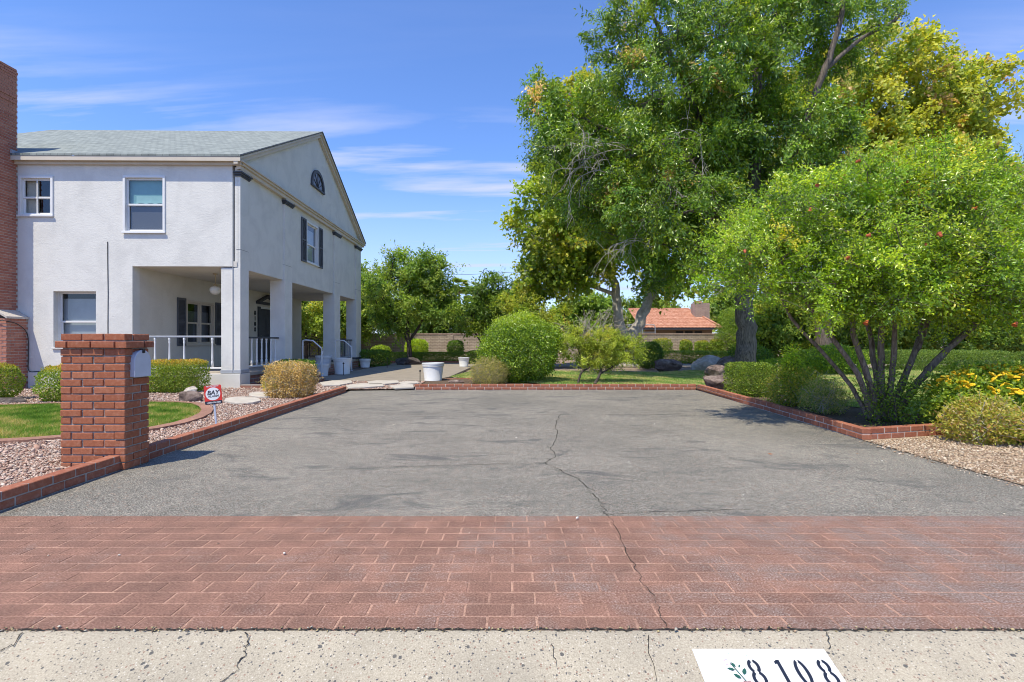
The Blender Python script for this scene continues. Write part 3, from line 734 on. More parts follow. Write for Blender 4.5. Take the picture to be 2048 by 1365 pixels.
strip.add([(x, y, .062) for x, y in lawn_l] + [(x, y, .058) for x, y in outer] + [(x, y, .0) for x, y in outer],
          [(i, (i + 1) % n, n + (i + 1) % n, n + i) for i in range(n)] + [(n + i, n + (i + 1) % n, 2 * n + (i + 1) % n, 2 * n + i) for i in range(n)])
tag(strip.build('mowing_strip', 'mow_strip'), 'reddish mowing strip curving round the lawn behind the brick pillar', 'edging')
sheet('lawn_soil', lawn_l, .040, 'turf')
grass('grass', 'small clipped lawn behind the brick mailbox pillar', lawn_l, 9000, .045, .007,
      [(.045, .10, .014), (.07, .15, .02), (.09, .18, .025), (.13, .20, .04), (.20, .22, .07), (.30, .27, .12)], .038, 21, 8.5)
GP = [((.48, .335, .265), 3), ((.38, .235, .175), 3), ((.56, .44, .36), 3), ((.28, .17, .13), 1.5), ((.60, .50, .42), 1.2), ((.43, .34, .28), 2)]
left_poly = [(KI(2.4) - .1, 2.4), (KI(5.2) - .1, 5.2), (-4.3, 5.4)] + [(x + .06, y - .06) for x, y in outer[::-1][12:17]] + [(-6.3, 5.7), (-6.3, 2.4)]
near_l = [(KI(2.3) - .1, 2.3), (KI(7) - .1, 7.0), (KI(12.3) - .1, 12.3), (-2.5, 12.45), (-2.5, 14.7), (-5.0, 15.0), (-6.8, 12.7), (-14, 12.7), (-14, 2.3)]
class Sub: pass
def gravel_out(name, label, poly, hole_poly, *a, **k):
    global scatter
    s0 = scatter
    def s1(p, d, rg, near=None):
        P = s0(p, d, rg, near); return P[~in_poly(P, hole_poly)]
    scatter = s1; o = gravel(name, label, poly, *a, **k); scatter = s0; return o
gravel_out('gravel', 'pinkish brown crushed gravel filling the bed left of the driveway', near_l, outer, 4800, .0195, GP, .022, 31, 5.4)
right_g = [(4.24, 2.15), (4.24, 6.0), (5.6, 6.45), (6.4, 5.6), (9, 5.4), (9, 2.15)]
gravel('spilled_gravel', 'few tan stones spilled onto the right edge of the asphalt', [(4.26, 3.5), (4.27, 6.1), (4.10, 6.0), (4.12, 3.5)], 420, .016, [((.50, .37, .26), 3), ((.38, .26, .175), 3), ((.60, .50, .39), 2.5)], .002, 39)
gravel('spilled_gravel', 'few loose pale chips scattered over the driveway asphalt', [(-3.3, 2.3), (3.9, 2.3), (4.1, 10), (-3.5, 10)], 2.2, .011, [((.60, .52, .42), 3), ((.40, .28, .2), 1), ((.7, .66, .58), 1)], .003, 40)
sheet('gravel_bed', [(4.235, 2.11), (4.235, 6.13), (5.58, 6.55), (12, 6.55), (12, 2.11)], .006, 'gravel_base_tan')
gravel('gravel', 'tan pea gravel beside the driveway under the yellow flowering bush', right_g, 4200, .0165,
       [((.50, .385, .265), 3), ((.41, .295, .195), 3), ((.58, .48, .36), 2.5), ((.32, .225, .15), 1.6), ((.46, .33, .22), 1.5)], .006, 32, 5.5)
sheet('planting_bed', [(4.3, 6.25), (5.58, 6.62), (6.6, 6.6), (6.35, 7.9), (5.85, 9), (5.75, 12), (4.75, 13.2), (3.2, 13.3), (.6, 13.6), (-1.2, 15.2), (-2.0, 16.0), (-2.45, 14.7), (-2.38, 12.5), (4.5, 12.5), (4.45, 11), (4.38, 8.5)], .045, 'soil')
lawn_r = [(-2.0, 16.2), (-1.4, 20.3), (.3, 20), (3, 19.2), (5.5, 18.6), (7.2, 20.0), (9, 21.3), (16, 21.2), (24, 20.8), (30, 20.0), (30, 8.6), (7.4, 7.0), (6.55, 7.7), (5.9, 9), (5.8, 12), (4.8, 13.25), (3.2, 13.35), (.9, 13.6), (-.9, 15.3)]
sheet('lawn_soil', lawn_r, .050, 'turf_far')
grass('grass', 'wide green lawn beyond the brick edging at the right', lawn_r, 1500, .05, .009,
      [(.09, .16, .04), (.11, .19, .05), (.14, .22, .065), (.17, .235, .08), (.21, .25, .10), (.33, .30, .16)], .048, 22, 13, holes=[(7.6, 16.5, .6)])
walk = structure(MB().prism([(-6.1, 15.2), (-4.9, 14.72), (-2.35, 14.75), (-2.0, 16.4), (-1.75, 23.6), (-1.2, 25.2), (-6.0, 25.2), (-6.1, 17)], -.02, .055).build('concrete_walk', 'walk_concrete', bevel=.01))
MBs = MB().prism([(-1, 23.5), (26, 22.5), (26, 25.6), (-1, 25.9)], -.02, .03)
structure(MBs.build('garden_path', 'walk_concrete'))

# ------------------------------------------------------------------ brick kerbs
def kerb(name, label, pts, width, side, z0=0.0, L=.212, hgt=.072, courses=2, mat='brick_kerb', mort='mortar_light'):
    root = empty(name, (pts[0][0], pts[0][1], 0), 0, label, 'kerb'); ox, oy = pts[0]
    seg = []; tot = 0
    for a, b in zip(pts[:-1], pts[1:]):
        l = math.hypot(b[0] - a[0], b[1] - a[1]); seg.append((tot, l, a, b)); tot += l
    core = MB()
    for s, l, a, b in seg:
        dx, dy = (b[0] - a[0]) / l, (b[1] - a[1]) / l; nx, ny = -dy * side, dx * side
        q = [(a[0] - ox + nx * .006, a[1] - oy + ny * .006), (b[0] - ox + nx * .006, b[1] - oy + ny * .006), (b[0] - ox + nx * (width - .006), b[1] - oy + ny * (width - .006)), (a[0] - ox + nx * (width - .006), a[1] - oy + ny * (width - .006))]
        q = [(q[0][0] + dx * .012, q[0][1] + dy * .012), (q[1][0] - dx * .012, q[1][1] - dy * .012), (q[2][0] - dx * .012, q[2][1] - dy * .012), (q[3][0] + dx * .012, q[3][1] + dy * .012)]
        core.prism(q, z0 - .03, z0 + hgt * courses - .008)
    core.build('mortar', mort, root)
    for c in range(courses):
        for s, l, a, b in seg:
            dx, dy = (b[0] - a[0]) / l, (b[1] - a[1]) / l; nx, ny = -dy * side, dx * side; ang = math.atan2(dy, dx)
            t = 0 if c % 2 else -L / 2; 
            while t < l - .02:
                t0 = max(t, 0); t1 = min(t + L, l)
                if t1 - t0 > .04:
                    ln = round((t1 - t0 - .010) / .01) * .01
                    m = (t0 + t1) / 2
                    inst('brick', brick_mesh(ln, width, hgt - .010, mat, .005), root,
                         (a[0] + dx * m + nx * width / 2 - ox + rnd.gauss(0, .0015), a[1] + dy * m + ny * width / 2 - oy + rnd.gauss(0, .0015), z0 + hgt * (c + .5)),
                         rot=(rnd.gauss(0, .008), rnd.gauss(0, .006), ang + rnd.gauss(0, .006)))
                t += L
    return root
kerb('brick_kerb', 'two course brick kerb from the mailbox pillar up the left driveway edge', [(KI(2.3), 2.3), (KI(5.0), 5.0), (KI(11.85), 11.85)], .105, 1, mort='mortar')
kerb('brick_kerb', 'straight brick kerb across the far end of the driveway', [(4.52, 12.42), (-2.39, 12.42)], .105, -1)
kerb('brick_kerb', 'brick kerb along the right driveway edge turning the corner by the gravel', [(4.235, 6.12), (4.36, 8.5), (4.47, 10.9), (4.53, 12.40)], .105, -1)
kerb('brick_kerb', 'short brick kerb return running into the yellow flowering bush', [(4.352, 6.135), (5.58, 6.47)], .105, 1)
tag(MB().box(5.6, 5.80, 6.5, 6.7, 0, .12).build('concrete_block', 'walk_concrete', bevel=.015), 'small grey concrete block at the end of the right brick kerb', 'block')
kerb('brick_edging', 'low brick edging under the long hedge beyond the walk', [(-7.2, 26.4), (-2.2, 26.6)], .12, 1, .03, .25, .06, 2)
kerb('brick_edging', 'low brick edging behind the right hand lawn', [(15.5, 21.4), (24.5, 21.0)], .12, 1, .03, .25, .06, 2)
kerb('brick_edging', 'thin brick border at the near edge of the right lawn', [(6.0, 7.75), (7.3, 7.0)], .10, 1, .02, .25, .06, 1)
kerb('brick_edging', 'short brick border beside the small grass patch at the walk', [(-2.3, 15.2), (-1.0, 15.6)], .10, 1, .0, .21, .06, 1)

# ------------------------------------------------------------------ mailbox pillar
px0, px1, py0, py1 = -4.19, -3.592, 4.70, 5.016
pil = empty('mailbox_pillar', ((px0 + px1) / 2, (py0 + py1) / 2, 0), 0, 'square red brick mailbox pillar with a projecting course near its top', 'pillar')
w, dpt = px1 - px0, py1 - py0; CH = .0707
core = MB()
core.box(-w / 2 + .012, w / 2 - .012, -dpt / 2 + .012, dpt / 2 - .012, -.02, 18 * CH - .012)
core.build('mortar', 'mortar', pil)
J = .011; u = (w + J) / 3
for c in range(18):
    z = CH * (c + .5); e = .028 if c == 16 else 0.0
    def bk(xa, xb, ya, yb):
        sx = (w + 2 * e) / w; sy = (dpt + 2 * e) / dpt
        l = round((xb - xa) * sx, 3); q = round((yb - ya) * sy, 3)
        inst('brick', brick_mesh(l, q, CH - J, 'brick_pillar', .0045), pil, (((xa + xb) / 2) * sx + rnd.gauss(0, .002), ((ya + yb) / 2) * sy + rnd.gauss(0, .0025), z + rnd.gauss(0, .001)), rot=(rnd.gauss(0, .007), rnd.gauss(0, .005), rnd.gauss(0, .009)))
    L0, R0_ = -w / 2, w / 2; A0, B0 = -dpt / 2, dpt / 2; hb = (u - J * 1) / 2 - J * .25
    if c % 2 == 1:
        fy0, fy1 = A0, A0 + .098; by0, by1 = B0 - .2, B0
        for k in range(3): bk(L0 + k * u, L0 + k * u + u - J, fy0, fy1)
        bk(L0, L0 + hb, by0, by1); bk(R0_ - hb, R0_, by0, by1)
        for k in range(2): bk(L0 + hb + J + k * u, L0 + hb + J + k * u + u - J, B0 - .098, B0)
    else:
        by0, by1 = B0 - .098, B0
        for k in range(3): bk(L0 + k * u, L0 + k * u + u - J, by0, by1)
        bk(L0, L0 + hb, A0, A0 + .2); bk(R0_ - hb, R0_, A0, A0 + .2)
        for k in range(2): bk(L0 + hb + J + k * u, L0 + hb + J + k * u + u - J, A0, A0 + .098)
# mailbox let into the right side
mbx = empty('mailbox', (px1, 4.872, .86), R(90), 'grey arched metal mailbox set into the side of the brick pillar', 'mailbox')
def arch(w_, h_, n=12):
    r = w_ / 2; return [(-r, 0), (r, 0)] + [(r * math.cos(math.pi * i / n), h_ - r + r * math.sin(math.pi * i / n)) for i in range(n + 1)]
def extr(pts, y0, y1):
    n = len(pts); m = MB(); m.add([(x, y0, z) for x, z in pts] + [(x, y1, z) for x, z in pts], [tuple(range(n)), tuple(range(n, 2 * n))[::-1]] + [(i, (i + 1) % n, n + (i + 1) % n, n + i) for i in range(n)]); return m
extr(arch(.205, .250), -.030, .25).build('box_body', 'mailbox_grey', mbx, bevel=.004)
d_ = extr(arch(.215, .258), -.044, -.031).build('door', 'mailbox_grey', mbx, (0, 0, -.003), bevel=.004)
MB().box(-.012, .012, -.058, -.0445, .225, .262).box(-.006, .006, -.0445, -.01, .256, .268).build('latch', 'black_metal', mbx, bevel=.002)

# ------------------------------------------------------------------ house
HA = R(.8)
house = empty('house', (-6.83, 12.7, 0), HA, 'two storey white stucco house with gabled grey roof and a columned porch', 'house')
def hb_(name, mat, fn, parent=house, **k):
    m = MB(); fn(m); return m.build(name, mat, parent, **k)
def wall_holes(mb, u0, u1, z0, z1, holes, place, t=.16):
    us = sorted({u0, u1} | {h[0] for h in holes} | {h[1] for h in holes}); zs = sorted({z0, z1} | {h[2] for h in holes} | {h[3] for h in holes})
    us = [q for q in us if u0 <= q <= u1]; zs = [q for q in zs if z0 <= q <= z1]
    for a, b in zip(us[:-1], us[1:]):
        for c, d in zip(zs[:-1], zs[1:]):
            mu, mz = (a + b) / 2, (c + d) / 2
            if any(h[0] < mu < h[1] and h[2] < mz < h[3] for h in holes): continue
            mb.poly([place(a, 0, c), place(b, 0, c), place(b, 0, d), place(a, 0, d)])
    for h in holes:
        dd = h[4] if len(h) > 4 else t
        q = [(h[0], h[2]), (h[1], h[2]), (h[1], h[3]), (h[0], h[3])]
        for i in range(4):
            (a, c), (b, d) = q[i], q[(i + 1) % 4]
            mb.poly([place(a, 0, c), place(b, 0, d), place(b, dd, d), place(a, dd, c)])
S_ = lambda u, w, z: (u, w, z)                 # south wall, outward -y
E_ = lambda u, w, z, x=0: (x - w, u, z)        # east walls, outward +x
RIDGE_Y, RIDGE_Z, EZ = 5.45, 8.66, 5.74
WEST = -9.5
holes_s = [(-2.83, -1.89, 3.95, 5.28, .12), (-5.40, -4.66, 4.36, 5.26, .12), (-4.609, -3.56, 1.044, 2.442, .20), (-2.658, -.1772, -.1, 3.07, .25)]
hb_('south_wall', 'stucco', lambda m: wall_holes(m, WEST, -.177, 0, 5.70, holes_s, S_))
hb_('wall_end', 'stucco', lambda m: m.poly([(-.177, 0, 3.07), (-.177, .25, 3.07), (-.177, .25, 5.70), (-.177, 0, 5.70)]))
hole_e = [(4.44, 5.42, 3.92, 5.22, .12)]
NY = 10.71
hb_('east_wall', 'stucco', lambda m: (wall_holes(m, .03, NY, 3.05, 5.72, hole_e, lambda u, w, z: (-.06 - w, u, z)),
                                      m.poly([(-.06, -.05, 5.72), (-.06, NY + .1, 5.72), (-.06, RIDGE_Y, RIDGE_Z - .06)])))
inner_x = -2.66
hole_i = [(2.16, 3.52, 1.12, 2.36, .12), (6.62, 7.62, .39, 2.44, .10)]
hb_('porch_wall', 'stucco_inner', lambda m: wall_holes(m, .01, 10.52, .30, 3.08, hole_i, lambda u, w, z: (inner_x - w, u, z)))
hb_('porch_ceiling', 'stucco_inner', lambda m: m.box(-2.9, -.08, .02, NY - .02, 3.062, 3.2).box(-.46, -.075, .26, NY - .01, 3.045, 3.0615))
hb_('rear_walls', 'stucco', lambda m: (m.poly([(WEST, NY, 0), (inner_x, NY - .19, 0), (inner_x, NY - .19, 3.1), (WEST, NY, 3.1)]), m.box(WEST, -.07, NY - .001, NY, 3.05, 5.72), m.poly([(WEST, 0, 0), (WEST, NY, 0), (WEST, NY, 5.72), (WEST, RIDGE_Y, RIDGE_Z - .06), (WEST, 0, 5.72)])))
def room(m, x0, x1, y0, y1, z0, z1, skip):
    f = {'-y': [(x0, y0, z0), (x1, y0, z0), (x1, y0, z1), (x0, y0, z1)], '+y': [(x0, y1, z0), (x1, y1, z0), (x1, y1, z1), (x0, y1, z1)], '-x': [(x0, y0, z0), (x0, y1, z0), (x0, y1, z1), (x0, y0, z1)],
         '+x': [(x1, y0, z0), (x1, y1, z0), (x1, y1, z1), (x1, y0, z1)], '-z': [(x0, y0, z0), (x1, y0, z0), (x1, y1, z0), (x0, y1, z0)], '+z': [(x0, y0, z1), (x1, y0, z1), (x1, y1, z1), (x0, y1, z1)]}
    for k_, q in f.items():
        if k_ != skip: m.poly(q)
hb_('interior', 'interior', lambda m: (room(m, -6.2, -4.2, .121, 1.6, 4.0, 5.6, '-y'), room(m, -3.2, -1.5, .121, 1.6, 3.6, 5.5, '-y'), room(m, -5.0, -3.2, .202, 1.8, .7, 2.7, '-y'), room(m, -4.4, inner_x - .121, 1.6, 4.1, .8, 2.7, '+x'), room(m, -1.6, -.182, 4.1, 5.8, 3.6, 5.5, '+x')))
# porch slab, plinths, columns
hb_('porch_floor', 'porch_floor', lambda m: m.box(-2.7, -.02, .06, NY, .30, .385))
hb_('porch_base', 'brick_small', lambda m: m.box(-2.7, -.05, .10, NY - .02, -.02, .299))
hb_('column_plinth', 'stucco', lambda m: m.box(-1.0, .03, -.03, .46, -.02, .378), bevel=.01)
for y0, y1 in ((.03, .45), (2.60, 3.14), (7.07, 7.75), (9.95, 10.71)):
    col_ = hb_('column', 'stucco', lambda m: m.box(-.475 if y0 < 1 else -.44, .005, y0, y1, .386, 3.043), bevel=.006)
    p_ = hb_('pilaster', 'stucco', lambda m: m.box(-.14, .0, y0 + .01, y1 - .01, 3.044, 5.50), col_, bevel=.004)
    hb_('base_band', 'rail_grey' if y0 < 1 else 'dark_trim', lambda m: m.box((-.475 if y0 < 1 else -.44) - .015, .02, y0 - .015, y1 + .015, .387, .47), col_, bevel=.006)
    def cap(m):
        for k, (e, za, zb) in enumerate(((.028, 5.34, 5.375), (.05, 5.3751, 5.415), (.075, 5.4151, 5.455))): m.box(-.13, e, y0 - e, y1 + e, za, zb)
    hb_('capital', 'dark_trim', cap, col_, bevel=.004)
    hb_('capital_block', 'cream_trim', lambda m: m.box(-.12, .04, y0 - .02, y1 + .02, 5.456, 5.56), col_)
    hb_('joint', 'dark_trim', lambda m: m.box(-.1, .0025, y0 + .005, y1 - .005, 3.50, 3.506), col_)
# roof
def roof_slab(m):
    for s in (1, -1):
        ye = -.2 if s > 0 else 2 * RIDGE_Y + .2
        q = [(WEST, ye, EZ + .02), (.12, ye, EZ + .02), (.12, RIDGE_Y, RIDGE_Z), (WEST, RIDGE_Y, RIDGE_Z)]
        m.add(q + [(x, y, z + .05) for x, y, z in q], [(0, 1, 2, 3), (4, 5, 6, 7), (0, 1, 5, 4), (1, 2, 6, 5), (3, 0, 4, 7)])
roof = hb_('roof', 'shingle', roof_slab)
roof_edge = hb_('drip_edge', 'dark_trim', lambda m: [m.tube([(.125, -.2, EZ + .045), (.125, RIDGE_Y, RIDGE_Z + .035)], .012, 4), m.tube([(.125, 2 * RIDGE_Y + .2, EZ + .045), (.125, RIDGE_Y, RIDGE_Z + .035)], .012, 4)], roof)
hb_('fascia', 'cream_trim', lambda m: (m.box(WEST, .11, -.19, -.165, EZ - .09, EZ + .018), m.box(WEST, .09, -.164, -.02, EZ - .075, EZ - .055), m.box(WEST, .09, -.09, .002 - .004, EZ - .15, EZ - .076)), roof)
hb_('fascia', 'cream_trim', lambda m: m.box(WEST, .11, NY + .36, NY + .385, EZ - .09, EZ + .018), roof)
def rake(m):
    sl = (RIDGE_Z - EZ) / (RIDGE_Y + .2)
    for s in (1, -1):
        for (x0, x1, dz0, dz1) in ((-.055, .10, .00, -.055), (-.055, .045, -.055, -.17)):
            ye = -.18 if s > 0 else 2 * RIDGE_Y + .18
            q = [(ye, EZ + .015 + dz0), (RIDGE_Y, RIDGE_Z - .005 + dz0), (RIDGE_Y, RIDGE_Z - .005 + dz1), (ye, EZ + .015 + dz1)]
            m.add([(x0, y, z) for y, z in q] + [(x1, y, z) for y, z in q], [(0, 1, 2, 3), (4, 5, 6, 7), (0, 1, 5, 4), (1, 2, 6, 5), (2, 3, 7, 6), (3, 0, 4, 7)])
hb_('rake_board', 'cream_trim', rake, roof)
hb_('cornice', 'cream_trim', lambda m: (m.box(-.058, .13, -.12, NY + .12, 5.66, 5.70), m.box(-.058, .09, -.08, NY + .09, 5.60, 5.659), m.box(-.058, .045, -.04, NY + .05, 5.50, 5.599)))
# chimney
ch = hb_('chimney', 'mortar_light', lambda m: (m.box(-6.9, -5.494, -.54, -.003, -.02, 5.6), m.box(-6.9, -5.494, -.54, -.003, 5.6, 7.93), m.box(-7.1, -5.24, -.54, -.003, -.02, 1.74)))
hb_('shoulder_cap', 'mortar_light', lambda m: m.add([(-5.20, -.58, 1.74), (-5.20, -.001, 1.74), (-5.50, -.001, 1.92), (-5.50, -.58, 1.92), (-5.20, -.58, 1.79), (-5.20, -.001, 1.79), (-5.50, -.001, 1.97), (-5.50, -.58, 1.97)], [(0, 1, 2, 3), (4, 5, 6, 7), (0, 1, 5, 4), (1, 2, 6, 5), (2, 3, 7, 6), (3, 0, 4, 7)]), ch)
CB = []; ch_h = .0673
def course(zc, x_face, k, proud=0.0):
    # stretchers on the east face (running along y), then on the south face
    y = -.55 - (.0 if k % 2 == 0 else .1)
    while y < -.03:
        a = max(y, -.55); b = min(y + .205, -.002)
        if b - a > .04: CB.append(('e', x_face + proud, a, b, zc))
        y += .205
    x = x_face - (.1 if k % 2 == 0 else .205)
    CB.append(('s', x_face - .102, 0, 0, zc) if False else ('s', x_face - .1, x, x_face - .103, zc))
for k in range(26): course(ch_h * (k + .5), -5.232, k)
for k in range(27, 118): course(ch_h * (k + .5), -5.485, k, .022 if k in (105, 107) else (.012 if k > 114 else 0))
rest = MB(); cntb = 0
CB.sort(key=lambda b: (b[0] == 's', b[4] > 7.2, b[4]))
for kind, xf, a, b, zc in CB:
    if kind == 'e' and cntb < 300:
        ln = round((b - a - .010) / .005) * .005
        inst('brick', brick_mesh(.1, ln, ch_h - .011, 'brick_chimney', .003), ch, (xf - .05 + rnd.gauss(0, .0015), (a + b) / 2, zc)); cntb += 1
    elif kind == 'e': rest.box(xf - .1, xf, a + .005, b - .005, zc - .028, zc + .028)
for k in range(118):
    zc = ch_h * (k + .5)
    if k == 26: continue
    x = (-5.232 if k < 26 else -5.485) - (.105 if k % 2 else .0)
    while x > -6.9:
        rest.box(x - .195, x - .002, -.553, -.45, zc - .028, zc + .028); x -= .205
tag(rest.build('brick_courses', 'brick_chimney', ch), kind='stuff')
hb_('flashing', 'rail_grey', lambda m: m.box(-5.50, -5.44, -.20, -.05, EZ + .02, EZ + .16), ch)
hb_('cable', 'black_metal', lambda m: m.tube([(-3.266, -.008, 3.68), (-3.264, -.008, 3.2), (-3.255, -.008, 2.4), (-3.26, -.008, 1.6), (-3.25, -.008, .2)], .009, 5))
hb_('cable', 'black_metal', lambda m: m.tube(smooth_path([(-5.9, -.60, 1.72), (-5.45, -.60, 1.70), (-5.22, -.59, 1.68), (-5.19, -.30, 1.60), (-5.19, -.06, 1.35), (-5.2, -.03, .8), (-5.19, -.03, .47), (-5.0, -.02, .44), (-4.6, -.02, .45)], 5), .010, 5), ch)
hb_('plinth', 'stucco', lambda m: m.box(-5.2, -3.2, -.035, -.002, -.02, .42), bevel=.008)

# windows
def window(loc, rz, w, h, casing, label, rail=.5, mull=0, style='', casing_mat='white_paint', depth=.10, sill=True):
    m = MB(); c = casing
    m.box(-w / 2 - c, -w / 2, -.03, depth, -h / 2 - c, h / 2 + c); m.box(w / 2, w / 2 + c, -.03, depth, -h / 2 - c, h / 2 + c)
    m.box(-w / 2, w / 2, -.03, depth, h / 2, h / 2 + c); m.box(-w / 2, w / 2, -.03, depth, -h / 2 - c, -h / 2)
    fr = m.build('window', casing_mat, house, loc, rz, bevel=.004); 
    if label: fr['label'] = label
    if sill: MB().box(-w / 2 - c - .02, w / 2 + c + .02, -.055, -.0305, -h / 2 - c - .012, -h / 2 - c + .035).build('sill', casing_mat, fr, bevel=.004)
    sw = .045; zr = -h / 2 + h * rail
    xsplit = [-w / 2, w / 2] if not mull else [-w / 2, 0, w / 2]
    for i in range(len(xsplit) - 1):
        xa, xb = xsplit[i] + (.02 if i else 0), xsplit[i + 1] - (.02 if i + 1 < len(xsplit) - 1 else 0)
        for (z0, z1, y) in ((zr - .02, h / 2, .035), (-h / 2, zr + .02, .06)):
            s = MB(); s.box(xa, xa + sw, y, y + .03, z0, z1); s.box(xb - sw, xb, y, y + .03, z0, z1); s.box(xa + sw, xb - sw, y, y + .03, z1 - sw, z1); s.box(xa + sw, xb - sw, y, y + .03, z0, z0 + sw)
            s.build('sash', casing_mat, fr, bevel=.003)
            MB().poly([(xa + sw - .004, y + .014, z0 + sw - .004), (xb - sw + .004, y + .014, z0 + sw - .004), (xb - sw + .004, y + .014, z1 - sw + .004), (xa + sw - .004, y + .014, z1 - sw + .004)]).build('pane', 'window_glass', fr)
    if mull: MB().box(-.03, .03, -.01, .09, -h / 2, h / 2).build('mullion', casing_mat, fr, bevel=.003)
    if style == 'blind':
        MB().box(-w / 2 + .02, w / 2 - .02, .125, .13, zr + .0, h / 2).build('blind', 'blind_teal', fr)
        v = MB(); n = 24; xs = [(-w * .30) + (w * .76) * i / n for i in range(n + 1)]
        q = [(x, zr + .035 + .03 * abs(math.sin(i / n * math.pi * 3))) for i, x in enumerate(xs)]
        v.add([(x, .112, z) for x, z in q] + [(x, .112, zr + .24) for x, z in q], [(i, i + 1, n + 2 + i, n + 1 + i) for i in range(n)])
        v.build('valance', 'valance', fr)
        MB().box(-w / 2 + .05, w / 2 - .05, .098, .101, -h / 2, zr).build('insect_screen', 'insect_screen', fr)
    if style == 'curtain':
        MB().box(-w / 2, -.06, .14, .15, -h / 2, h / 2).build('curtain', 'curtain', fr)
        MB().box(w * .26, w / 2, .16, .17, -h / 2, h / 2).build('curtain', 'rail_grey', fr)
        MB().box(-.012, .012, .02, .034, -h / 2, h / 2).build('muntin', casing_mat, fr)
    if style == 'shade': MB().box(-w / 2, w / 2, .13, .14, -h / 2, h / 2 - .16).build('blind', 'rail_grey', fr)
    if style == 'sheer': MB().box(-w / 2, w / 2, .16, .165, -h / 2, h / 2 - .25).build('blind', 'insect_screen', fr)
    return fr
window((-2.36, 0, 4.615), 0, .93, 1.325, .055, None, .5, 0, 'blind')
window((-5.03, 0, 4.81), 0, .73, .89, .06, None, .47, 0, 'curtain')
window((-4.085, .16, 1.743), 0, 1.04, 1.39, .004, None, .46, 0, 'shade', sill=False)
MB().box(-4.63, -3.54, -.04, .15, 1.0, 1.043).build('sill', 'stucco', house, bevel=.006)
wp = window((inner_x, 2.84, 1.74), R(90), 1.34, 1.22, .06, None, .5, 1, 'sheer', 'cream_trim')
we = window((-.06, 4.93, 4.57), R(90), .97, 1.29, .06, None, .46, 0, 'shade')
def shutter(loc, rz, w, h):
    m = MB(); m.box(-w / 2, -w / 2 + .05, -.035, 0, -h / 2, h / 2); m.box(w / 2 - .05, w / 2, -.035, 0, -h / 2, h / 2)
    for z in (-h / 2, -.03, h / 2 - .06): m.box(-w / 2 + .05, w / 2 - .05, -.035, 0, z, z + .06)
    s = m.build('shutter', 'wall_cream_shutter', house, loc, rz, bevel=.003)
    l = MB(); z = -h / 2 + .07
    while z < h / 2 - .08:
        if not -.05 < z < .04: l.add([(-w / 2 + .05, -.03, z), (w / 2 - .05, -.03, z), (w / 2 - .05, -.006, z + .028), (-w / 2 + .05, -.006, z + .028), (-w / 2 + .05, -.03, z + .008), (w / 2 - .05, -.03, z + .008), (w / 2 - .05, -.006, z + .036), (-w / 2 + .05, -.006, z + .036)], [(0, 1, 2, 3), (4, 5, 6, 7), (0, 1, 5, 4), (2, 3, 7, 6)])
        z += .038
    l.box(-w / 2 + .05, w / 2 - .05, -.004, -.002, -h / 2 + .05, h / 2 - .05)
    l.build('louvres', 'wall_cream_shutter', s)
shutter((inner_x + .004, 1.90, 1.75), R(90), .38, 1.38); shutter((inner_x + .004, 3.80, 1.75), R(90), .38, 1.38)
shutter((-.056, 4.17, 4.57), R(90), .40, 1.45); shutter((-.056, 5.70, 4.57), R(90), .40, 1.45)
# half round gable light
fan_r = .57; fc = (-.06, 5.42, 6.66)
def half(r, y0, y1, n=20): return extr([(r * math.cos(math.pi * i / n), r * math.sin(math.pi * i / n)) for i in range(n + 1)], y0, y1)
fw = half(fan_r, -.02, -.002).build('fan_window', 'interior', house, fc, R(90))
half(fan_r - .07, -.024, -.021).build('pane', 'dark_glass', fw)
m = MB(); n = 20
for i in range(n):
    a, b = math.pi * i / n, math.pi * (i + 1) / n; q = [(r * math.cos(t), r * math.sin(t)) for r, t in ((fan_r + .05, a), (fan_r + .05, b), (fan_r - .06, b), (fan_r - .06, a))]
    m.add([(x, -.06, z) for x, z in q] + [(x, -.003, z) for x, z in q], [(0, 1, 2, 3), (4, 5, 6, 7), (0, 1, 5, 4), (2, 3, 7, 6)])
m.box(-fan_r - .06, fan_r + .06, -.065, -.003, -.06, .0); m.build('frame', 'dark_trim', fw)
for i in range(1, 6):
    a = math.pi * i / 6; MB().tube([(.05 * math.cos(a), -.03, .05 * math.sin(a)), ((fan_r - .04) * math.cos(a), -.03, (fan_r - .04) * math.sin(a))], .012, 4).build('muntin', 'dark_trim', fw)
# door with surround, pediment and numbers
dr = MB().box(-.5, .5, .06, .10, 0, 2.05).build('door', 'dark_trim', house, (inner_x, 7.12, .39), R(90), bevel=.004)
for (x, z, w_, h_) in ((-.23, 1.45, .3, .75), (.23, 1.45, .3, .75), (-.23, .5, .3, .7), (.23, .5, .3, .7)): MB().box(x - w_ / 2, x + w_ / 2, .045, .061, z - h_ / 2, z + h_ / 2).build('panel', 'dark_trim', dr, bevel=.01)
MB().lathe([(.012, 0), (.03, .015), (.03, .03), (.012, .05)], 10, (-.42, .03, 1.0)).box(-.45, -.39, .052, .06, .93, 1.13).build('handle', 'brass', dr)
hb_('door_frame', 'white_paint', lambda m: (m.box(inner_x - .06, inner_x + .012, 6.55, 6.62, .39, 2.52), m.box(inner_x - .06, inner_x + .012, 7.62, 7.69, .39, 2.52), m.box(inner_x - .06, inner_x + .012, 6.62, 7.62, 2.44, 2.52)))
hb_('door_pilaster', 'dark_trim', lambda m: m.box(inner_x + .001, inner_x + .06, 6.40, 6.545, .39, 2.50))
hb_('door_pilaster', 'dark_trim', lambda m: m.box(inner_x + .001, inner_x + .06, 7.695, 7.84, .39, 2.50))
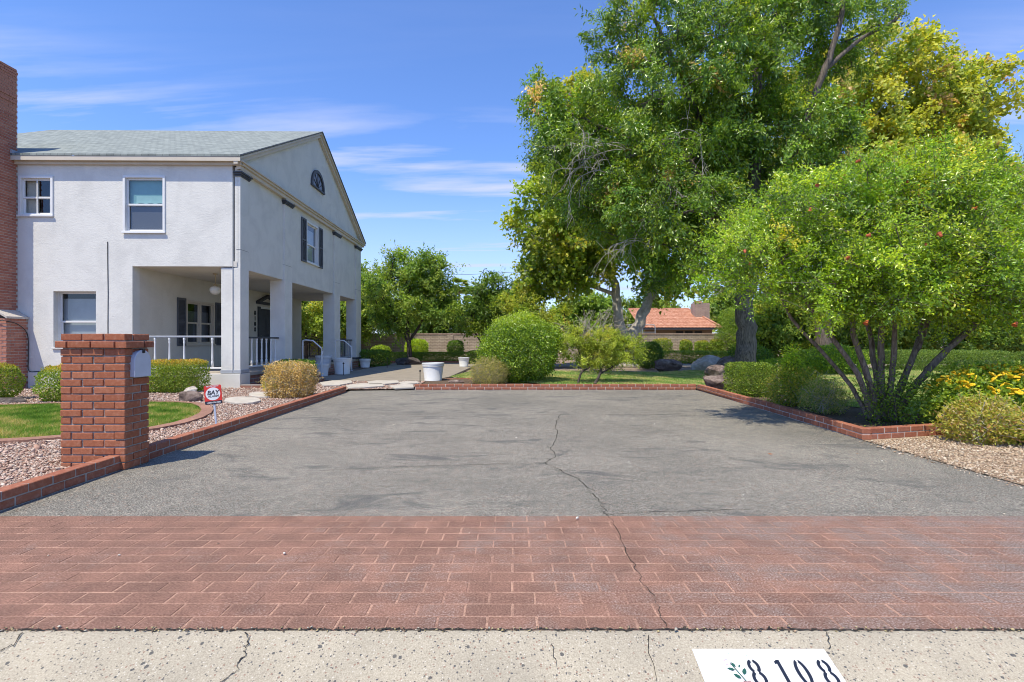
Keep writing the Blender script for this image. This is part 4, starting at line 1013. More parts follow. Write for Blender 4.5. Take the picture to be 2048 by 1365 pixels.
def ped(m):
    m.box(inner_x + .001, inner_x + .14, 6.28, 7.96, 2.60, 2.69)
    for s in (1, -1):
        q = [(7.12 - s * .86, 2.691), (7.12, 3.0), (7.12, 2.91), (7.12 - s * .62, 2.691)]
        m.add([(inner_x + .001, y, z) for y, z in q] + [(inner_x + .15, y, z) for y, z in q], [(0, 1, 2, 3), (4, 5, 6, 7), (0, 1, 5, 4), (1, 2, 6, 5), (2, 3, 7, 6), (3, 0, 4, 7)])
hb_('pediment', 'dark_trim', ped)
for i, t in enumerate('8108'):
    o = inst('house_number', text_mesh(t, .22, 'black_metal', 0, .006, .008), house, (inner_x + .012, 6.20, 2.24 - i * .205), R(90)); o['label'] = 'black numeral %s on the porch wall' % t
# railings
BP = [(.030, 0), (.030, .14), (.018, .17), (.026, .20), (.024, .24), (.018, .60), (.026, .64), (.018, .67), (.028, .70), (.028, .76)]
bal = MB().lathe([(r, z) for r, z in BP], 10).mesh('baluster', 'white_paint', True)
def railing(p0, p1, ts, ztop=1.29, top='rail_grey', mat='white_paint', thin=False):
    d = Vector((p1[0] - p0[0], p1[1] - p0[1], 0)); L = d.length; rz = math.atan2(d.y, d.x)
    r = MB().box(0, L, -.035, .035, ztop, ztop + .045).build('railing', top, house, (p0[0], p0[1], 0), rz, bevel=.008)
    MB().box(0, L, -.028, .028, .49, .535).build('bottom_rail', mat, r, bevel=.006)
    for t in ts:
        if thin: MB().box(-.012, .012, -.012, .012, .536, ztop).build('baluster', 'black_metal' if thin == 2 else mat, r, (t, 0, 0))
        else: inst('baluster', bal, r, (t, 0, .533))
railing((-2.64, .2), (-.48, .2), (.405, .77, 1.14, 1.85))
railing((-.2, .46), (-.2, 2.59), (.28, .56, .84, 1.12, 1.40, 1.68, 1.96), 1.27, 'dark_trim')
railing((-.2, 7.76), (-.2, 9.94), (.2, .4, .62, .85, 1.1, 1.35, 1.6, 1.85, 2.05), 1.22, 'dark_trim', 'rail_grey', 1)
railing((-2.6, 10.55), (-.45, 10.55), (.3, .7, 1.1, 1.5, 1.9), 1.22, 'black_metal', 'black_metal', 2)
# steps and hand rails
hb_('steps', 'brick_small', lambda m: (m.box(-.04, .32, 3.75, 6.75, -.02, .256), m.box(.3201, .66, 3.75, 6.75, -.02, .128)))
for y, nm in ((3.72, 'white bent pipe handrail nearest the dry brown shrub'), (6.78, 'white bent pipe handrail beside the big beige pot')):
    h_ = empty('handrail', (-6.83 + .1, 12.7 + y, .06), HA, nm, 'handrail', 'handrails at the porch steps')
    MB().tube(smooth_path([(-.05, 0, .3), (-.05, 0, 1.08), (-.03, 0, 1.15), (.04, 0, 1.17), (.24, 0, 1.15), (.30, 0, 1.13), (.53, 0, .92), (.56, 0, .86), (.56, 0, .0)], 6), .022, 8).build('pipe', 'white_paint', h_, smooth=True)
    MB().lathe([(.05, 0), (.05, .012)], 12, (.56, 0, 0)).build('foot_plate', 'white_paint', h_)
st = tag(MB().tube([(0, 0, 0), (.10, .1, .62)], .016, 8).build('white_stick', 'white_paint', None, (-6.55, 17.2, .25), HA), 'white stick leaning between the two porch handrails', 'stick')
hb_('planter_border', 'brick_small', lambda m: (m.box(.04, 1.3, -.06, .04, -.02, .11), m.box(1.2, 1.3, .041, 2.4, -.02, .11)))
# porch lamp
lamp = empty('porch_lamp', (-8.20, 14.0, 3.06), 0, 'round white globe lamp hanging from the porch ceiling', 'lamp')
MB().lathe([(.06, 0), (.06, -.02), (.012, -.03), (.010, -.28), (.03, -.29), (.06, -.33), (.075, -.36)], 16).build('stem', 'brass', lamp, smooth=True)
MB().lathe([(.06, -.35), (.11, -.37), (.137, -.42), (.137, -.47), (.115, -.53), (.07, -.57), (.01, -.585)], 24).build('globe', 'globe', lamp, smooth=True)

# ------------------------------------------------------------------ pots
def pot(label, x, y, r, h, z=0.055, mat='pot', group='white plastic planters'):
    p = empty('planter_pot', (x, y, z), rnd.uniform(0, 6), label, 'pot', group)
    MB().lathe([(r * .76, 0), (r * .78, .012), (r * .79, .03), (r * .77, .04), (r * .92, h - .10), (r * .92, h - .09)], 36).build('pot_body', mat, p, smooth=False).data.shade_smooth()
    MB().lathe([(r * .93, h - .105), (r * .97, h - .095), (r * .97, h - .045), (r, h - .04), (r * 1.01, h - .02), (r, h), (r * .93, h), (r * .90, h - .02), (r * .88, h - .09)], 36).build('rim', mat, p).data.shade_smooth()
    MB().lathe([(r * .87, h - .10), (0.01, h - .085)], 24).build('soil', 'soil', p)
    for c in p.children:
        if c.name.startswith(('pot_body', 'rim')):
            m = c.modifiers.new('e', 'EDGE_SPLIT'); m.split_angle = R(50)
pot('large white pot standing alone at the near edge of the concrete walk', -2.31, 14.85, .325, .53, .03)
pot('white pot at the far right corner of the walk by the hedge', -2.15, 22.6, .25, .41)
pot('small white pot in front of the dark hedge past the porch', -6.35, 21.9, .24, .37)
pot('biggest beige pot beside the right handrail, nearest the walk', -5.86, 17.5, .32, .56)
pot('grey white pot on the ground between the handrails', -6.30, 16.75, .255, .42, .03, 'pot_grey')
pot('grey white pot standing up on the porch steps', -6.52, 17.55, .28, .42, .27, 'pot_grey')
pot('grey white pot half hidden behind the dark clipped hedge', -6.55, 15.95, .25, .45, .03, 'pot_grey')

# ------------------------------------------------------------------ path lights
for x, y, h, t in ((-2.55, 14.05, .32, 'thin black stake light in front of the large white pot'), (-5.62, 16.9, .40, 'thin black stake light before the biggest beige pot'), (-5.3, 21.5, .42, 'thin black stake light beside the dark rock at the walk')):
    s = empty('stake_light', (x, y, .03), 0, t, 'stake light', 'stake lights along the walk')
    MB().lathe([(.012, 0), (.010, h)], 8).build('stake', 'black_metal', s); MB().lathe([(.012, h), (.03, h + .005), (.032, h + .03), (.01, h + .055)], 10).build('cap', 'black_metal', s)

# ------------------------------------------------------------------ yard sign
sg = empty('yard_sign', (-4.09, 7.0, .03), 0, 'red square alarm company sign with white oval on a leaning stake', 'sign')
sg.rotation_euler = (R(-2), R(-6), R(4))
MB().box(-.012, .012, .002, .012, -.05, .34).build('stake', 'sign_blue_grey', sg, bevel=.002)
def rrect(w_, h_, r, n=5):
    q = []
    for cx_, cz, a0 in ((w_ / 2 - r, h_ / 2 - r, 0), (-w_ / 2 + r, h_ / 2 - r, 90), (-w_ / 2 + r, -h_ / 2 + r, 180), (w_ / 2 - r, -h_ / 2 + r, 270)):
        for i in range(n + 1): a = R(a0 + 90 * i / n); q.append((cx_ + r * math.cos(a), cz + r * math.sin(a)))
    return q
pan = extr(rrect(.232, .262, .018), -.004, 0).build('panel', 'sign_red', sg, (0, 0, .43))
extr(rrect(.230, .044, .012), -.0055, -.0041).build('phone_strip', 'sign_dark', pan, (0, 0, -.108))
extr([(.098 * math.cos(2 * math.pi * i / 40), .088 * math.sin(2 * math.pi * i / 40)) for i in range(40)], -.0058, -.0042).build('oval', 'sign_white', pan, (0, 0, .012))
inst('lettering', text_mesh('BAY', .082, 'sign_dark', .22, .0022, .0004, 1.05), pan, (0, -.0066, .026))
inst('lettering', text_mesh('ALARM', .042, 'sign_dark', .22, .0006, .0004, 1.08), pan, (0, -.0066, -.022))
inst('lettering', text_mesh('PROTECTED BY', .024, 'sign_white', 0, .0006, .0004), pan, (0, -.0050, .116))
inst('lettering', text_mesh('1-800-470-1000', .029, 'sign_white', 0, .0006, .0004), pan, (0, -.0062, -.109))

# ------------------------------------------------------------------ painted address on the kerb
ad = empty('painted_address', (.97, 1.92, slope_z(1.92)), 0, 'white painted rectangle with stencilled address 8108 on the rolled kerb', 'address')
ad.rotation_euler = (math.atan(.3), 0, 0)
CS = math.cos(math.atan(.3))
MB().box(-.26, .26, -.22, .083, .0015, .004).build('paint_ground', 'plaque_paint', ad)
def arc_rib(cx_, cy_, rx, ry, a0, a1, t, n=14):
    m = []; 
    for i in range(n + 1):
        a = R(a0 + (a1 - a0) * i / n); tt = t * (1.0 if 0 < i < n else .9)
        m.append(((cx_ + (rx + tt / 2) * math.cos(a), cy_ + (ry + tt / 2) * math.sin(a)), (cx_ + (rx - tt / 2) * math.cos(a), cy_ + (ry - tt / 2) * math.sin(a))))
    return m
def rib_mesh(ribs, z):
    m = MB()
    for rb in ribs:
        vs = [(x, y, z) for p in rb for x, y in p]; m.add(vs, [(2 * i, 2 * i + 1, 2 * i + 3, 2 * i + 2) for i in range(len(rb) - 1)])
    return m
e8 = [arc_rib(0, -.027, .0165, .024, 105, 245, .012), arc_rib(0, -.027, .0165, .024, 75, -65, .012), arc_rib(0, -.078, .020, .027, 112, 255, .012), arc_rib(0, -.078, .020, .027, 68, -75, .012)]
e0 = [arc_rib(0, -.053, .0175, .049, 103, 257, .013), arc_rib(0, -.053, .0175, .049, 77, -77, .013)]
e1 = [[((.007, .0), (-.006, .0)), ((.007, -.10), (-.006, -.10))], [((-.004, -.001), (-.004, -.014)), ((-.014, -.007), (-.014, -.017))]]
for k, (rb, xx) in enumerate(((e8, -.052), (e1, .048), (e0, .122), (e8, .214))):
    rib_mesh(rb, 0).build('numeral', 'sign_dark', ad, (xx, .032, .0065))
m = MB()
def leafp(x, y, a, l, w_): ca, sa = math.cos(R(a)), math.sin(R(a)); m.add([(x + ca * u_ * l - sa * v_ * w_, y + sa * u_ * l + ca * v_ * w_, 0) for u_, v_ in ((0, 0), (.3, .45), (.65, .42), (1, 0), (.65, -.42), (.3, -.45))], [(0, 1, 2, 3, 4, 5)])
for a in ((-.105, -.03, 60, .032, .016), (-.12, -.045, 140, .03, .015), (-.13, -.01, 165, .028, .012), (-.122, .002, 115, .022, .010), (-.112, .0, 50, .016, .006)): leafp(*a)
m2 = m; m2.add([(-.108, -.06, 0), (-.104, -.06, 0), (-.135, .022, 0), (-.138, .02, 0)], [(0, 1, 2, 3)])
simple('print_green', (.02, .09, .07), .7, .2, .2, 40, 0); simple('print_pink', (.70, .50, .68), .7, .2, .1, 40, 0); simple('print_rose', (.30, .18, .18), .7, .2, .2, 40, 0); simple('print_blue', (.25, .42, .68), .7, .2, .1, 40, 0)
m.build('leaf_print', 'print_green', ad, (0, 0, .0068))
m = MB()
for x, y, a, l, w_ in ((-.16, .028, 30, .014, .005), (-.15, .036, 10, .012, .004), (-.155, .016, -20, .012, .004), (-.14, .012, 60, .01, .004)): leafp(x, y, a, l, w_)
m.build('petal_print', 'print_pink', ad, (0, 0, .0064))
m = MB()
for x, y in ((-.06, .05), (-.085, .05), (-.082, .038), (-.125, .06)): leafp(x, y, 80, .004, .003)
m.build('petal_print', 'print_blue', ad, (0, 0, .0062))
m = MB()
for k in range(6): leafp(-.105, -.075, 60 * k, .025, .02)
m.build('petal_print', 'print_rose', ad, (0, 0, .0072))

# ------------------------------------------------------------------ stepping stones
def slab(label, px, z=.025):
    pts = [gpt(*p) for p in px]; cx_ = sum(p[0] for p in pts) / len(pts); cy_ = sum(p[1] for p in pts) / len(pts)
    o = MB().prism([(x - cx_, y - cy_) for x, y in pts], 0, .045).build('stepping_stone', 'stone_slab', None, (cx_, cy_, z), bevel=.012)
    tag(o, label, 'stepping stone', 'pale stepping stones in the gravel')
def oval(cx_, cy_, rx, ry, n=20): return [(cx_ + rx * math.cos(2 * math.pi * i / n) * (1 + .04 * math.sin(i * 2.3)), cy_ + ry * math.sin(2 * math.pi * i / n)) for i in range(n)]
slab('round stepping stone just right of the alarm sign', oval(485, 806.5, 37, 6.5))
slab('round stepping stone beside the dry brown shrub', oval(527, 795, 30, 5))
slab('long pale flagstone touching the far end of the left kerb', [(692, 776), (720, 772), (765, 772), (768, 777), (730, 780), (696, 781)])
slab('pale flagstone between the left kerb and the concrete walk', [(640, 770), (665, 766), (702, 766), (705, 770), (680, 775), (645, 776)])
slab('pale flagstone in the middle of the gap before the walk', [(735, 768), (752, 766), (795, 766), (800, 770), (770, 773), (738, 773)])
slab('pale flagstone touching the left end of the far kerb', [(778, 777), (800, 774), (826, 774), (828, 780), (790, 782)])
slab('small pale flagstone left of the large white pot', [(798, 769), (815, 767.5), (836, 768), (838, 771), (815, 773), (800, 772)])
# ------------------------------------------------------------------ rocks
rock('boulder', 'brown rounded boulder behind the alarm sign', (-6.32, 9.95, .07), (.29, .22, .18), 'rock_brown', 1)
rock('boulder', 'white rock at the foot of the yellow topped hedge', (-7.02, 11.1, .10), (.16, .13, .12), 'rock_pale', 2, rz=.4)
rock('boulder', 'flat dark rock lying at the back of the small lawn', (-9.7, 9.75, .04), (.42, .2, .09), 'rock_dark', 3)
rock('boulder', 'dark boulder under the tree at the far end of the walk', (-5.1, 24.6, .18), (.70, .45, .36), 'rock_dark', 4)
rock('boulder', 'dark brown boulder at the back of the centre lawn', (6.05, 19.9, .18), (.75, .5, .33), 'rock_brown', 5, rz=.2)
rock('boulder', 'left of the two grey boulders beside the big trunk', (7.7, 19.8, .25), (.75, .6, .48), 'rock_pale', 6)
rock('boulder', 'right of the two grey boulders, touching the big trunk', (8.3, 19.2, .25), (.85, .6, .50), 'rock_brown', 7, rz=-.3)
rock('boulder', 'rough brown boulder at the far corner of the right kerb', (4.98, 12.35, .14), (.34, .36, .32), 'rock_brown', 8, rz=.5)
rock('boulder', 'small dark boulder in front of the big tree trunk', (6.15, 15.2, .2), (.36, .32, .28), 'rock_brown', 9)
rock('boulder', 'small brown rock in the gravel right of the large white pot', (-1.55, 14.1, .05), (.22, .14, .08), 'rock_brown', 10)

# ------------------------------------------------------------------ garden wall and neighbour
gw = empty('garden_wall', (-4, 33, 0), 0, 'long low cream block wall closing the back of the garden', 'wall')
MB().box(-26, 19.5, -.1, .1, -.05, 1.62).build('wall_face', 'block_wall', gw); MB().box(-26, 19.5, -.13, .13, 1.621, 1.70).build('coping', 'block_pink', gw)
for x in range(-24, 20, 6): MB().box(x - .2, x + .2, -.16, -.101, -.05, 1.6).build('pier', 'block_wall', gw)
nh = empty('neighbour_house', (10, 43, 0), 0, 'low house with red clay tile roof behind the garden wall', 'house')
MB().box(1.2, 7.0, 0, 7, 0, 2.45).build('wall', 'neigh_wall', nh)
def tile_roof():
    m = MB(); x0, x1 = .7, 7.55; y0, y1 = -.7, 3.6; z0, z1 = 2.30, 4.10; rows = 13; nx = int((x1 - x0) / .07)
    for r_ in range(rows):
        a, b = r_ / rows, (r_ + 1.12) / rows; vs = []
        hipa = x1 - (x1 - 6.2) * a; hipb = x1 - (x1 - 6.2) * min(1, b)
        for i in range(nx + 1):
            t = i / nx; w_ = .055 * abs(math.sin(i * math.pi / 4))
            xa = x0 + (hipa - x0) * t; xb = x0 + (hipb - x0) * t
            vs += [(xa, y0 + (y1 - y0) * a, z0 + (z1 - z0) * a + w_ + .04), (xb, y0 + (y1 - y0) * b, z0 + (z1 - z0) * b + w_)]
        m.add(vs, [(2 * i, 2 * i + 2, 2 * i + 3, 2 * i + 1) for i in range(nx)])
        m.add(vs[0::2] + [(x, y, z - .05) for x, y, z in vs[0::2]], [(i, i + 1, nx + 2 + i, nx + 1 + i) for i in range(nx)])
    m.tube([(x0, y1, z1 + .05), (6.2, y1, z1 + .05)], .09, 8); m.tube([(6.2, y1, z1 + .05), (x1, y0, z0 + .08)], .09, 8)
    m.poly([(6.2, y1, z1), (x1, y0, z0), (x1, 7.6, z0)])
    return m
tile_roof().build('roof', 'clay_tile', nh)
MB().box(.8, 7.3, -.66, -.56, 2.16, 2.32).build('eave_board', 'dark_trim', nh)
cm = MB().box(6.1, 7.4, 1.6, 2.6, 2.5, 4.55).build('chimney', 'block_pink', nh); MB().box(6.3, 6.8, 1.8, 2.4, 4.551, 4.75).build('chimney_pot', 'clay_tile', cm)
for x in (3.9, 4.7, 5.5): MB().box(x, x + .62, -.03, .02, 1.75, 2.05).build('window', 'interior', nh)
rk = empty('metal_rack', (9.0, 34.5, 0), 0, 'thin grey metal frame standing behind the garden wall', 'frame')
m = MB()
for x in (-.95, -.1, .75): m.tube([(x, 0, 0), (x, 0, 2.15), (x - .12, 0, 2.3)], .03, 6)
m.tube([(-1.2, 0, 2.3), (.7, 0, 2.3)], .03, 6); m.tube([(-1.0, 0, 1.8), (.75, 0, 1.8)], .02, 6); m.build('frame_pipe', 'rail_grey', rk)
tag(MB().tube([(-12, 60, 9.35), (-8, 60, 9.12), (-5, 60, 9.08), (0, 60, 9.35), (4, 60, 9.7)], .022, 5).build('utility_wire', 'black_metal'), 'single dark overhead wire crossing the sky between the trees', 'wire')

# ------------------------------------------------------------------ palettes (leaf colours)
G_DARK = [((.028, .060, .016), 3), ((.045, .090, .020), 3), ((.070, .125, .025), 2), ((.11, .16, .03), .8)]
G_ASH = [((.046, .096, .020), 4), ((.076, .138, .024), 4), ((.118, .185, .030), 2.8), ((.18, .23, .038), .9), ((.42, .32, .20), .28)]
G_SYC = [((.080, .130, .022), 3), ((.12, .175, .030), 3), ((.165, .205, .038), 2.2), ((.22, .235, .05), 1.2), ((.36, .27, .10), .25)]
G_YEL = [((.22, .255, .055), 3), ((.27, .285, .065), 2.4), ((.17, .215, .05), 3), ((.12, .175, .04), 2.4), ((.28, .21, .14), .45), ((.33, .33, .11), 1.2)]
G_POM = [((.108, .195, .022), 4), ((.165, .265, .030), 4), ((.255, .345, .040), 2.6), ((.050, .098, .016), 3.2), ((.42, .41, .055), .5)]
G_MID = [((.055, .105, .026), 3), ((.085, .145, .034), 3), ((.12, .18, .045), 2.2), ((.165, .22, .055), 1.2)]
G_LIME = [((.15, .22, .03), 3), ((.22, .30, .04), 3), ((.10, .17, .03), 2)]
G_HEDGE = [((.055, .10, .024), 3), ((.085, .14, .03), 3), ((.13, .185, .04), 2), ((.17, .20, .05), .8)]
G_DRY = [((.27, .215, .165), 3), ((.33, .285, .24), 3), ((.20, .155, .12), 2), ((.17, .155, .10), 1.5), ((.12, .115, .095), 1.2)]
G_GREY = [((.20, .21, .15), 3), ((.28, .27, .20), 2), ((.13, .15, .09), 2)]
T_GOLD = [((.25, .18, .06), 3), ((.21, .18, .05), 3), ((.15, .16, .045), 2), ((.27, .155, .07), 1)]

# ------------------------------------------------------------------ the two trees of the centre, the yellow one, the pomegranate
def V3(px, py, d): return ((px - 1024) / F * d, d, H + (682.5 - py) / F * d)
D = 16.5
b0 = (7.62, D, 0)
tree('ash_tree', 'huge dark green tree with thick grey furrowed trunk right of the boulders', 'tree', b0,
     [([b0, (7.6, D, 1.4), (7.55, D, 3.2), (7.7, D - .2, 5.2), (7.9, D, 7.5), (8.0, D, 10), (7.9, D, 13.2)], .36, .10),
      ([(7.7, D, 4.6), (8.5, D - .8, 6.6), (9.2, D - 1.3, 8.9), (9.75, D - 1.4, 10.6), (10.2, D - 1.3, 13)], .15, .055),
      ([(9.35, D - 1.3, 9.3), (10.5, D - 1.2, 10.3), (11.5, D - .9, 10.9), (12.3, D - .6, 11.5)], .075, .03),
      ([(7.6, D, 4.2), (6.4, D - .3, 5.9), (5.0, D - .6, 7.3), (3.6, D - .7, 6.9)], .17, .05),
      ([(7.65, D, 5.6), (6.4, D + .3, 8.2), (5.2, D, 10.4), (4.6, D, 11.8)], .16, .05),
      ([(5.4, D - .6, 6.9), (3.2, D - .5, 7.8), (1.5, D - .4, 8.6)], .08, .03),
      ([(7.6, D, 3.9), (6.2, D - 1.2, 5.0), (4.8, D - 1.6, 4.9), (4.3, D - 1.8, 4.2)], .09, .03)],
     [((6.1, D, 9.6), (3.2, 2.8, 2.8)), ((2.7, D - .4, 7.0), (1.9, 2.0, 2.1)), ((4.4, D - .8, 5.5), (2.1, 2.2, 1.7)), ((8.5, D, 7.0), (2.5, 2.4, 2.4)),
      ((10.2, D, 11.4), (2.0, 1.7, 1.5)), ((1.15, D - .3, 8.3), (.75, .8, 1.5)), ((7.0, D - .5, 4.7), (2.0, 1.8, 1.2)), ((4.3, D, 11.4), (1.6, 1.6, 1.3)), ((8.0, D, 12.6), (2.4, 2.0, 1.3)), ((4.6, D - 1.2, 3.7), (1.2, 1.0, .8))],
     840, .60, 11, 23, .125, .048, G_ASH, 11, 'bark_grey', None, 'leaf_glossy', .5, 2.2, .006, .055, 12, .03)
D = 24.0
b0 = (5.5, D, 0)
tree('sycamore_tree', 'pale barked tree whose white trunk forks in a V behind the shrubs', 'tree', b0,
     [([b0, (5.45, D, .7), (5.35, D, 1.2)], .40, .36),
      ([(5.38, D, 1.0), (5.05, D, 2.3), (4.9, D, 3.6), (4.4, D, 6.0), (4.2, D, 9)], .30, .12),
      ([(5.42, D, 1.0), (6.2, D, 2.5), (6.75, D, 3.9), (7.0, D, 6.4), (6.8, D, 9.5)], .31, .12),
      ([(4.75, D, 4.2), (3.2, D - .4, 5.4), (1.8, D - .5, 6.4)], .13, .05), ([(4.9, D, 3.4), (3.0, D, 4.0), (1.2, D, 4.0)], .11, .04)],
     [((2.1, D - .4, 6.4), (2.0, 2.2, 2.9)), ((5.3, D, 8.6), (3.8, 3.2, 4.2)), ((7.3, D, 4.5), (2.2, 1.8, .9)), ((1.1, D - .3, 4.0), (1.3, 1.6, 1.2)), ((3.2, D, 12.0), (1.5, 1.6, 1.6)), ((2.9, D - .5, 4.4), (1.6, 1.5, .8)), ((9, D, 9), (3.2, 2.5, 3.2))],
     520, .80, 10, 16, .18, .15, G_SYC, 12, 'bark_white', None, 'leaf', .35, 2.3, .008, .07, 12, 0)
D = 26.5
b0 = (16.3, D, 0)  # yellow
tree('yellow_tree', 'tall tree turning yellow behind the others at the right', 'tree', b0,
     [([b0, (16.3, D, 3), (16.6, D, 6), (17.2, D, 9), (18.4, D, 13), (18.8, D, 16)], .45, .10), ([(16.7, D, 6.4), (18.6, D, 8.6), (21, D, 11.2), (23.4, D, 13.2)], .24, .07),
      ([(16.8, D, 7), (15.6, D, 10), (14.8, D, 13)], .18, .06), ([(19.8, D, 10), (22, D, 10.3), (24, D, 10.6)], .12, .05)],
     [((18.3, D, 13.8), (4.2, 3.2, 3.4)), ((22.2, D, 13.4), (3.0, 2.6, 2.6)), ((20.5, D, 10.8), (4.5, 3, 2.4)), ((24.5, D, 13.6), (1.5, 1.5, 2.1)), ((17.2, D, 9.8), (3.6, 3.2, 2.6)), ((22.6, D, 9.9), (2.9, 2.4, 1.7)), ((14.8, D, 13), (1.8, 1.8, 1.8)), ((20, D, 7.0), (3.4, 2.4, 1.6)), ((20.2, D, 15.8), (2, 1.8, 1.6)), ((25.5, D, 8.5), (1.6, 1.6, 1.6))],
     600, .74, 9, 13, .19, .16, G_YEL, 13, 'bark_grey', None, 'leaf', .35, 2.0, .008, .06, 10, 0)
D = 7.35
bx = 5.33
po = {}
def stem(pts, r0, r1): return ([V3(*p) if len(p) == 3 else p for p in pts], r0, r1)
pom = tree('pomegranate_tree', 'wide bright green fruiting bush tree with many fanned stems behind the right kerb', 'tree', (bx, D, .04),
     [stem([(1738, 838, D), (1700, 770, D), (1640, 700, D), (1585, 640, D), (1560, 590, D - .1)], .034, .02),
      stem([(1745, 838, D), (1715, 750, D - .2), (1660, 670, D - .2), (1610, 600, D - .3), (1560, 520, D - .4)], .045, .02),
      stem([(1752, 840, D), (1738, 760, D - .15), (1710, 680, D - .2), (1700, 600, D - .2), (1680, 480, D - .3)], .055, .025),
      stem([(1758, 840, D), (1750, 740, D + .1), (1735, 640, D + .2), (1720, 540, D + .3)], .050, .025),
      stem([(1765, 840, D), (1762, 740, D), (1765, 640, D), (1770, 520, D), (1780, 400, D)], .055, .025),
      stem([(1772, 840, D), (1785, 740, D - .1), (1790, 640, D - .2), (1800, 540, D - .2)], .050, .022),
      stem([(1778, 840, D), (1815, 740, D), (1850, 660, D), (1880, 570, D), (1900, 440, D)], .050, .022),
      stem([(1784, 838, D), (1840, 760, D + .05), (1905, 690, D + .1), (1985, 620, D + .15), (2070, 575, D + .2)], .060, .028),
      stem([(1788, 836, D), (1860, 735, D - .25), (1940, 660, D - .3), (2010, 600, D - .4), (2080, 520, D - .4)], .050, .022),
      stem([(1768, 840, D), (1830, 700, D + .4), (1850, 600, D + .6), (1860, 480, D + .7)], .045, .02)],
     [((5.2, D, 2.70), (2.0, 1.5, .95)), ((3.45, D - .1, 2.35), (.75, .9, .62)), ((5.7, D, 3.35), (1.35, 1.1, .50)), ((6.9, D, 2.65), (1.35, 1.3, 1.0)), ((4.5, D - .6, 1.98), (1.2, .8, .45)), ((6.2, D - .6, 1.92), (1.2, .8, .42)), ((4.3, D, 3.0), (.9, .9, .5)), ((7.35, D, 3.3), (.4, .4, .62)), ((5.3, D - .8, 2.1), (1.0, .6, .5)), ((4.5, D - .7, 1.80), (.9, .5, .26)), ((6.2, D - .7, 1.78), (1.0, .5, .24))],
     820, .34, 14, 20, .044, .020, G_POM, 14, 'bark_brown', None, 'leaf_glossy', .1, 2.0, .003, .020, 8, 0, .25, .38, parts_out=po)
# flowers and fruit of the pomegranate
fl = MB(); 
fl.lathe([(.012, -.03), (.022, -.015), (.018, .0), (.024, .012), (.034, .03), (.02, .022)], 8); flm = fl.mesh('fruit', 'mailbox_grey')
simple('pom_red', (.46, .11, .035), .5, .4, .25, 30, .1); flm.materials.clear(); flm.materials.append(MATS['pom_red'])
rg_ = np.random.default_rng(5); CCp = po['clumps']; front = [i for i in range(len(CCp)) if CCp[i, 1] < D - .1 and -.9 < CCp[i, 0] / CCp[i, 1] < 1.0]
for i in rg_.choice(front, 22, replace=False):
    p = CCp[i] + po['out'][i] * .30 + np.array([0, -.22, 0]) - np.array([bx, D, .04])
    inst('fruit', flm, pom, tuple(p), rot=(rg_.uniform(0, 6), rg_.uniform(0, 3), rg_.uniform(0, 6)), scale=(rg_.uniform(.5, 1.0),) * 3)

# ------------------------------------------------------------------ smaller and farther trees
def mtree(label, x, y, hh, ells, n, seed, pal=G_MID, trunk=.16, ll=.16, lw=.085, cr=.6, lean=0, bark='bark_dark', name='garden_tree', tw=10, nl=14, fork=True, group=None, sh=2.2):
    b = (x, y, 0); top = hh
    limbs = [([b, (x + lean * .4, y, hh * .45), (x + lean, y, hh)], trunk, trunk * .5)]
    if fork: limbs += [([(x + lean * .4, y, hh * .45), (x + lean * .4 + .6, y, hh * .8), (x + 1.0, y, hh * 1.25)], trunk * .6, trunk * .3), ([(x + lean * .3, y, hh * .4), (x - .7, y, hh * .85), (x - 1.1, y, hh * 1.2)], trunk * .6, trunk * .3)]
    return tree(name, label, 'tree', b, limbs, ells, n, cr, tw, nl, ll, lw, pal, seed, bark, group, 'leaf', .3, sh, .007, .04, 8)
mtree('round green tree with dark leaning trunk standing at the end of the walk', -5.2, 26, 2.6, [((-5.4, 26, 3.7), (2.0, 1.9, 1.6)), ((-5.1, 26, 5.0), (1.4, 1.4, 1.15)), ((-6.9, 26, 3.2), (.9, 1, 1.0)), ((-3.9, 26, 4.2), (.9, 1, 1.3)), ((-4.0, 25.6, 2.9), (1.0, 1.0, .8)), ((-6.3, 25.8, 2.2), (1.1, 1.0, .6))], 190, 41, trunk=.15, lean=-.25, ll=.15, lw=.07)
mtree('green tree showing just past the corner of the house', -9.4, 31, 2.6, [((-9.2, 31, 4.0), (1.9, 1.8, 2.3)), ((-8.4, 31, 2.6), (1.6, 1.4, 1.2))], 110, 42, ll=.18, lw=.09)
mtree('dark tree with two thin leaning trunks before the block wall', -1.5, 28.5, 2.2, [((-2.5, 28.5, 2.7), (1.4, 1.3, 1.1)), ((-1.1, 28.5, 3.6), (1.2, 1.1, 1.4)), ((.2, 28.5, 3.0), (1.4, 1.2, 1.4)), ((-.4, 28.3, 1.9), (1.3, 1.0, .7))], 130, 43, G_DARK + [((.12, .17, .03), 2)], .10, .17, .08, lean=-.3)
mtree('yellowish leafy shrub tree left of the dead grey branches', 1.2, 22.5, 1.4, [((1.2, 22.5, 1.9), (1.5, 1.2, 1.0)), ((.2, 22.5, 2.6), (.9, 1, .7)), ((2.2, 22.8, 1.3), (.8, .8, .7))], 100, 44, G_SYC, .09, .10, .06, .45, name='shrub_tree')
mtree('dark leafy tree seen through the porch behind the far railing', -12.6, 31, 2.2, [((-12.8, 31, 2.9), (2.2, 1.6, 1.9)), ((-15.5, 31, 2.8), (1.8, 1.6, 1.7)), ((-10.8, 31.5, 1.7), (1.3, 1.2, 1.1))], 150, 45, G_HEDGE + [((.20, .22, .04), 2)], .12, .18, .10)
far_lab = ['bushy tree beyond the wall behind the house corner', 'tree beyond the wall left of the palms', 'tree beyond the wall just right of the palms', 'low dark tree behind the sycamore fork', 'tree beyond the tile roof at its left', 'grey green treetop above the tile roof', 'tree between the tile roof and the grey trunk', 'tree far behind the pomegranate stems', 'tree behind the clipped junipers at the right edge']
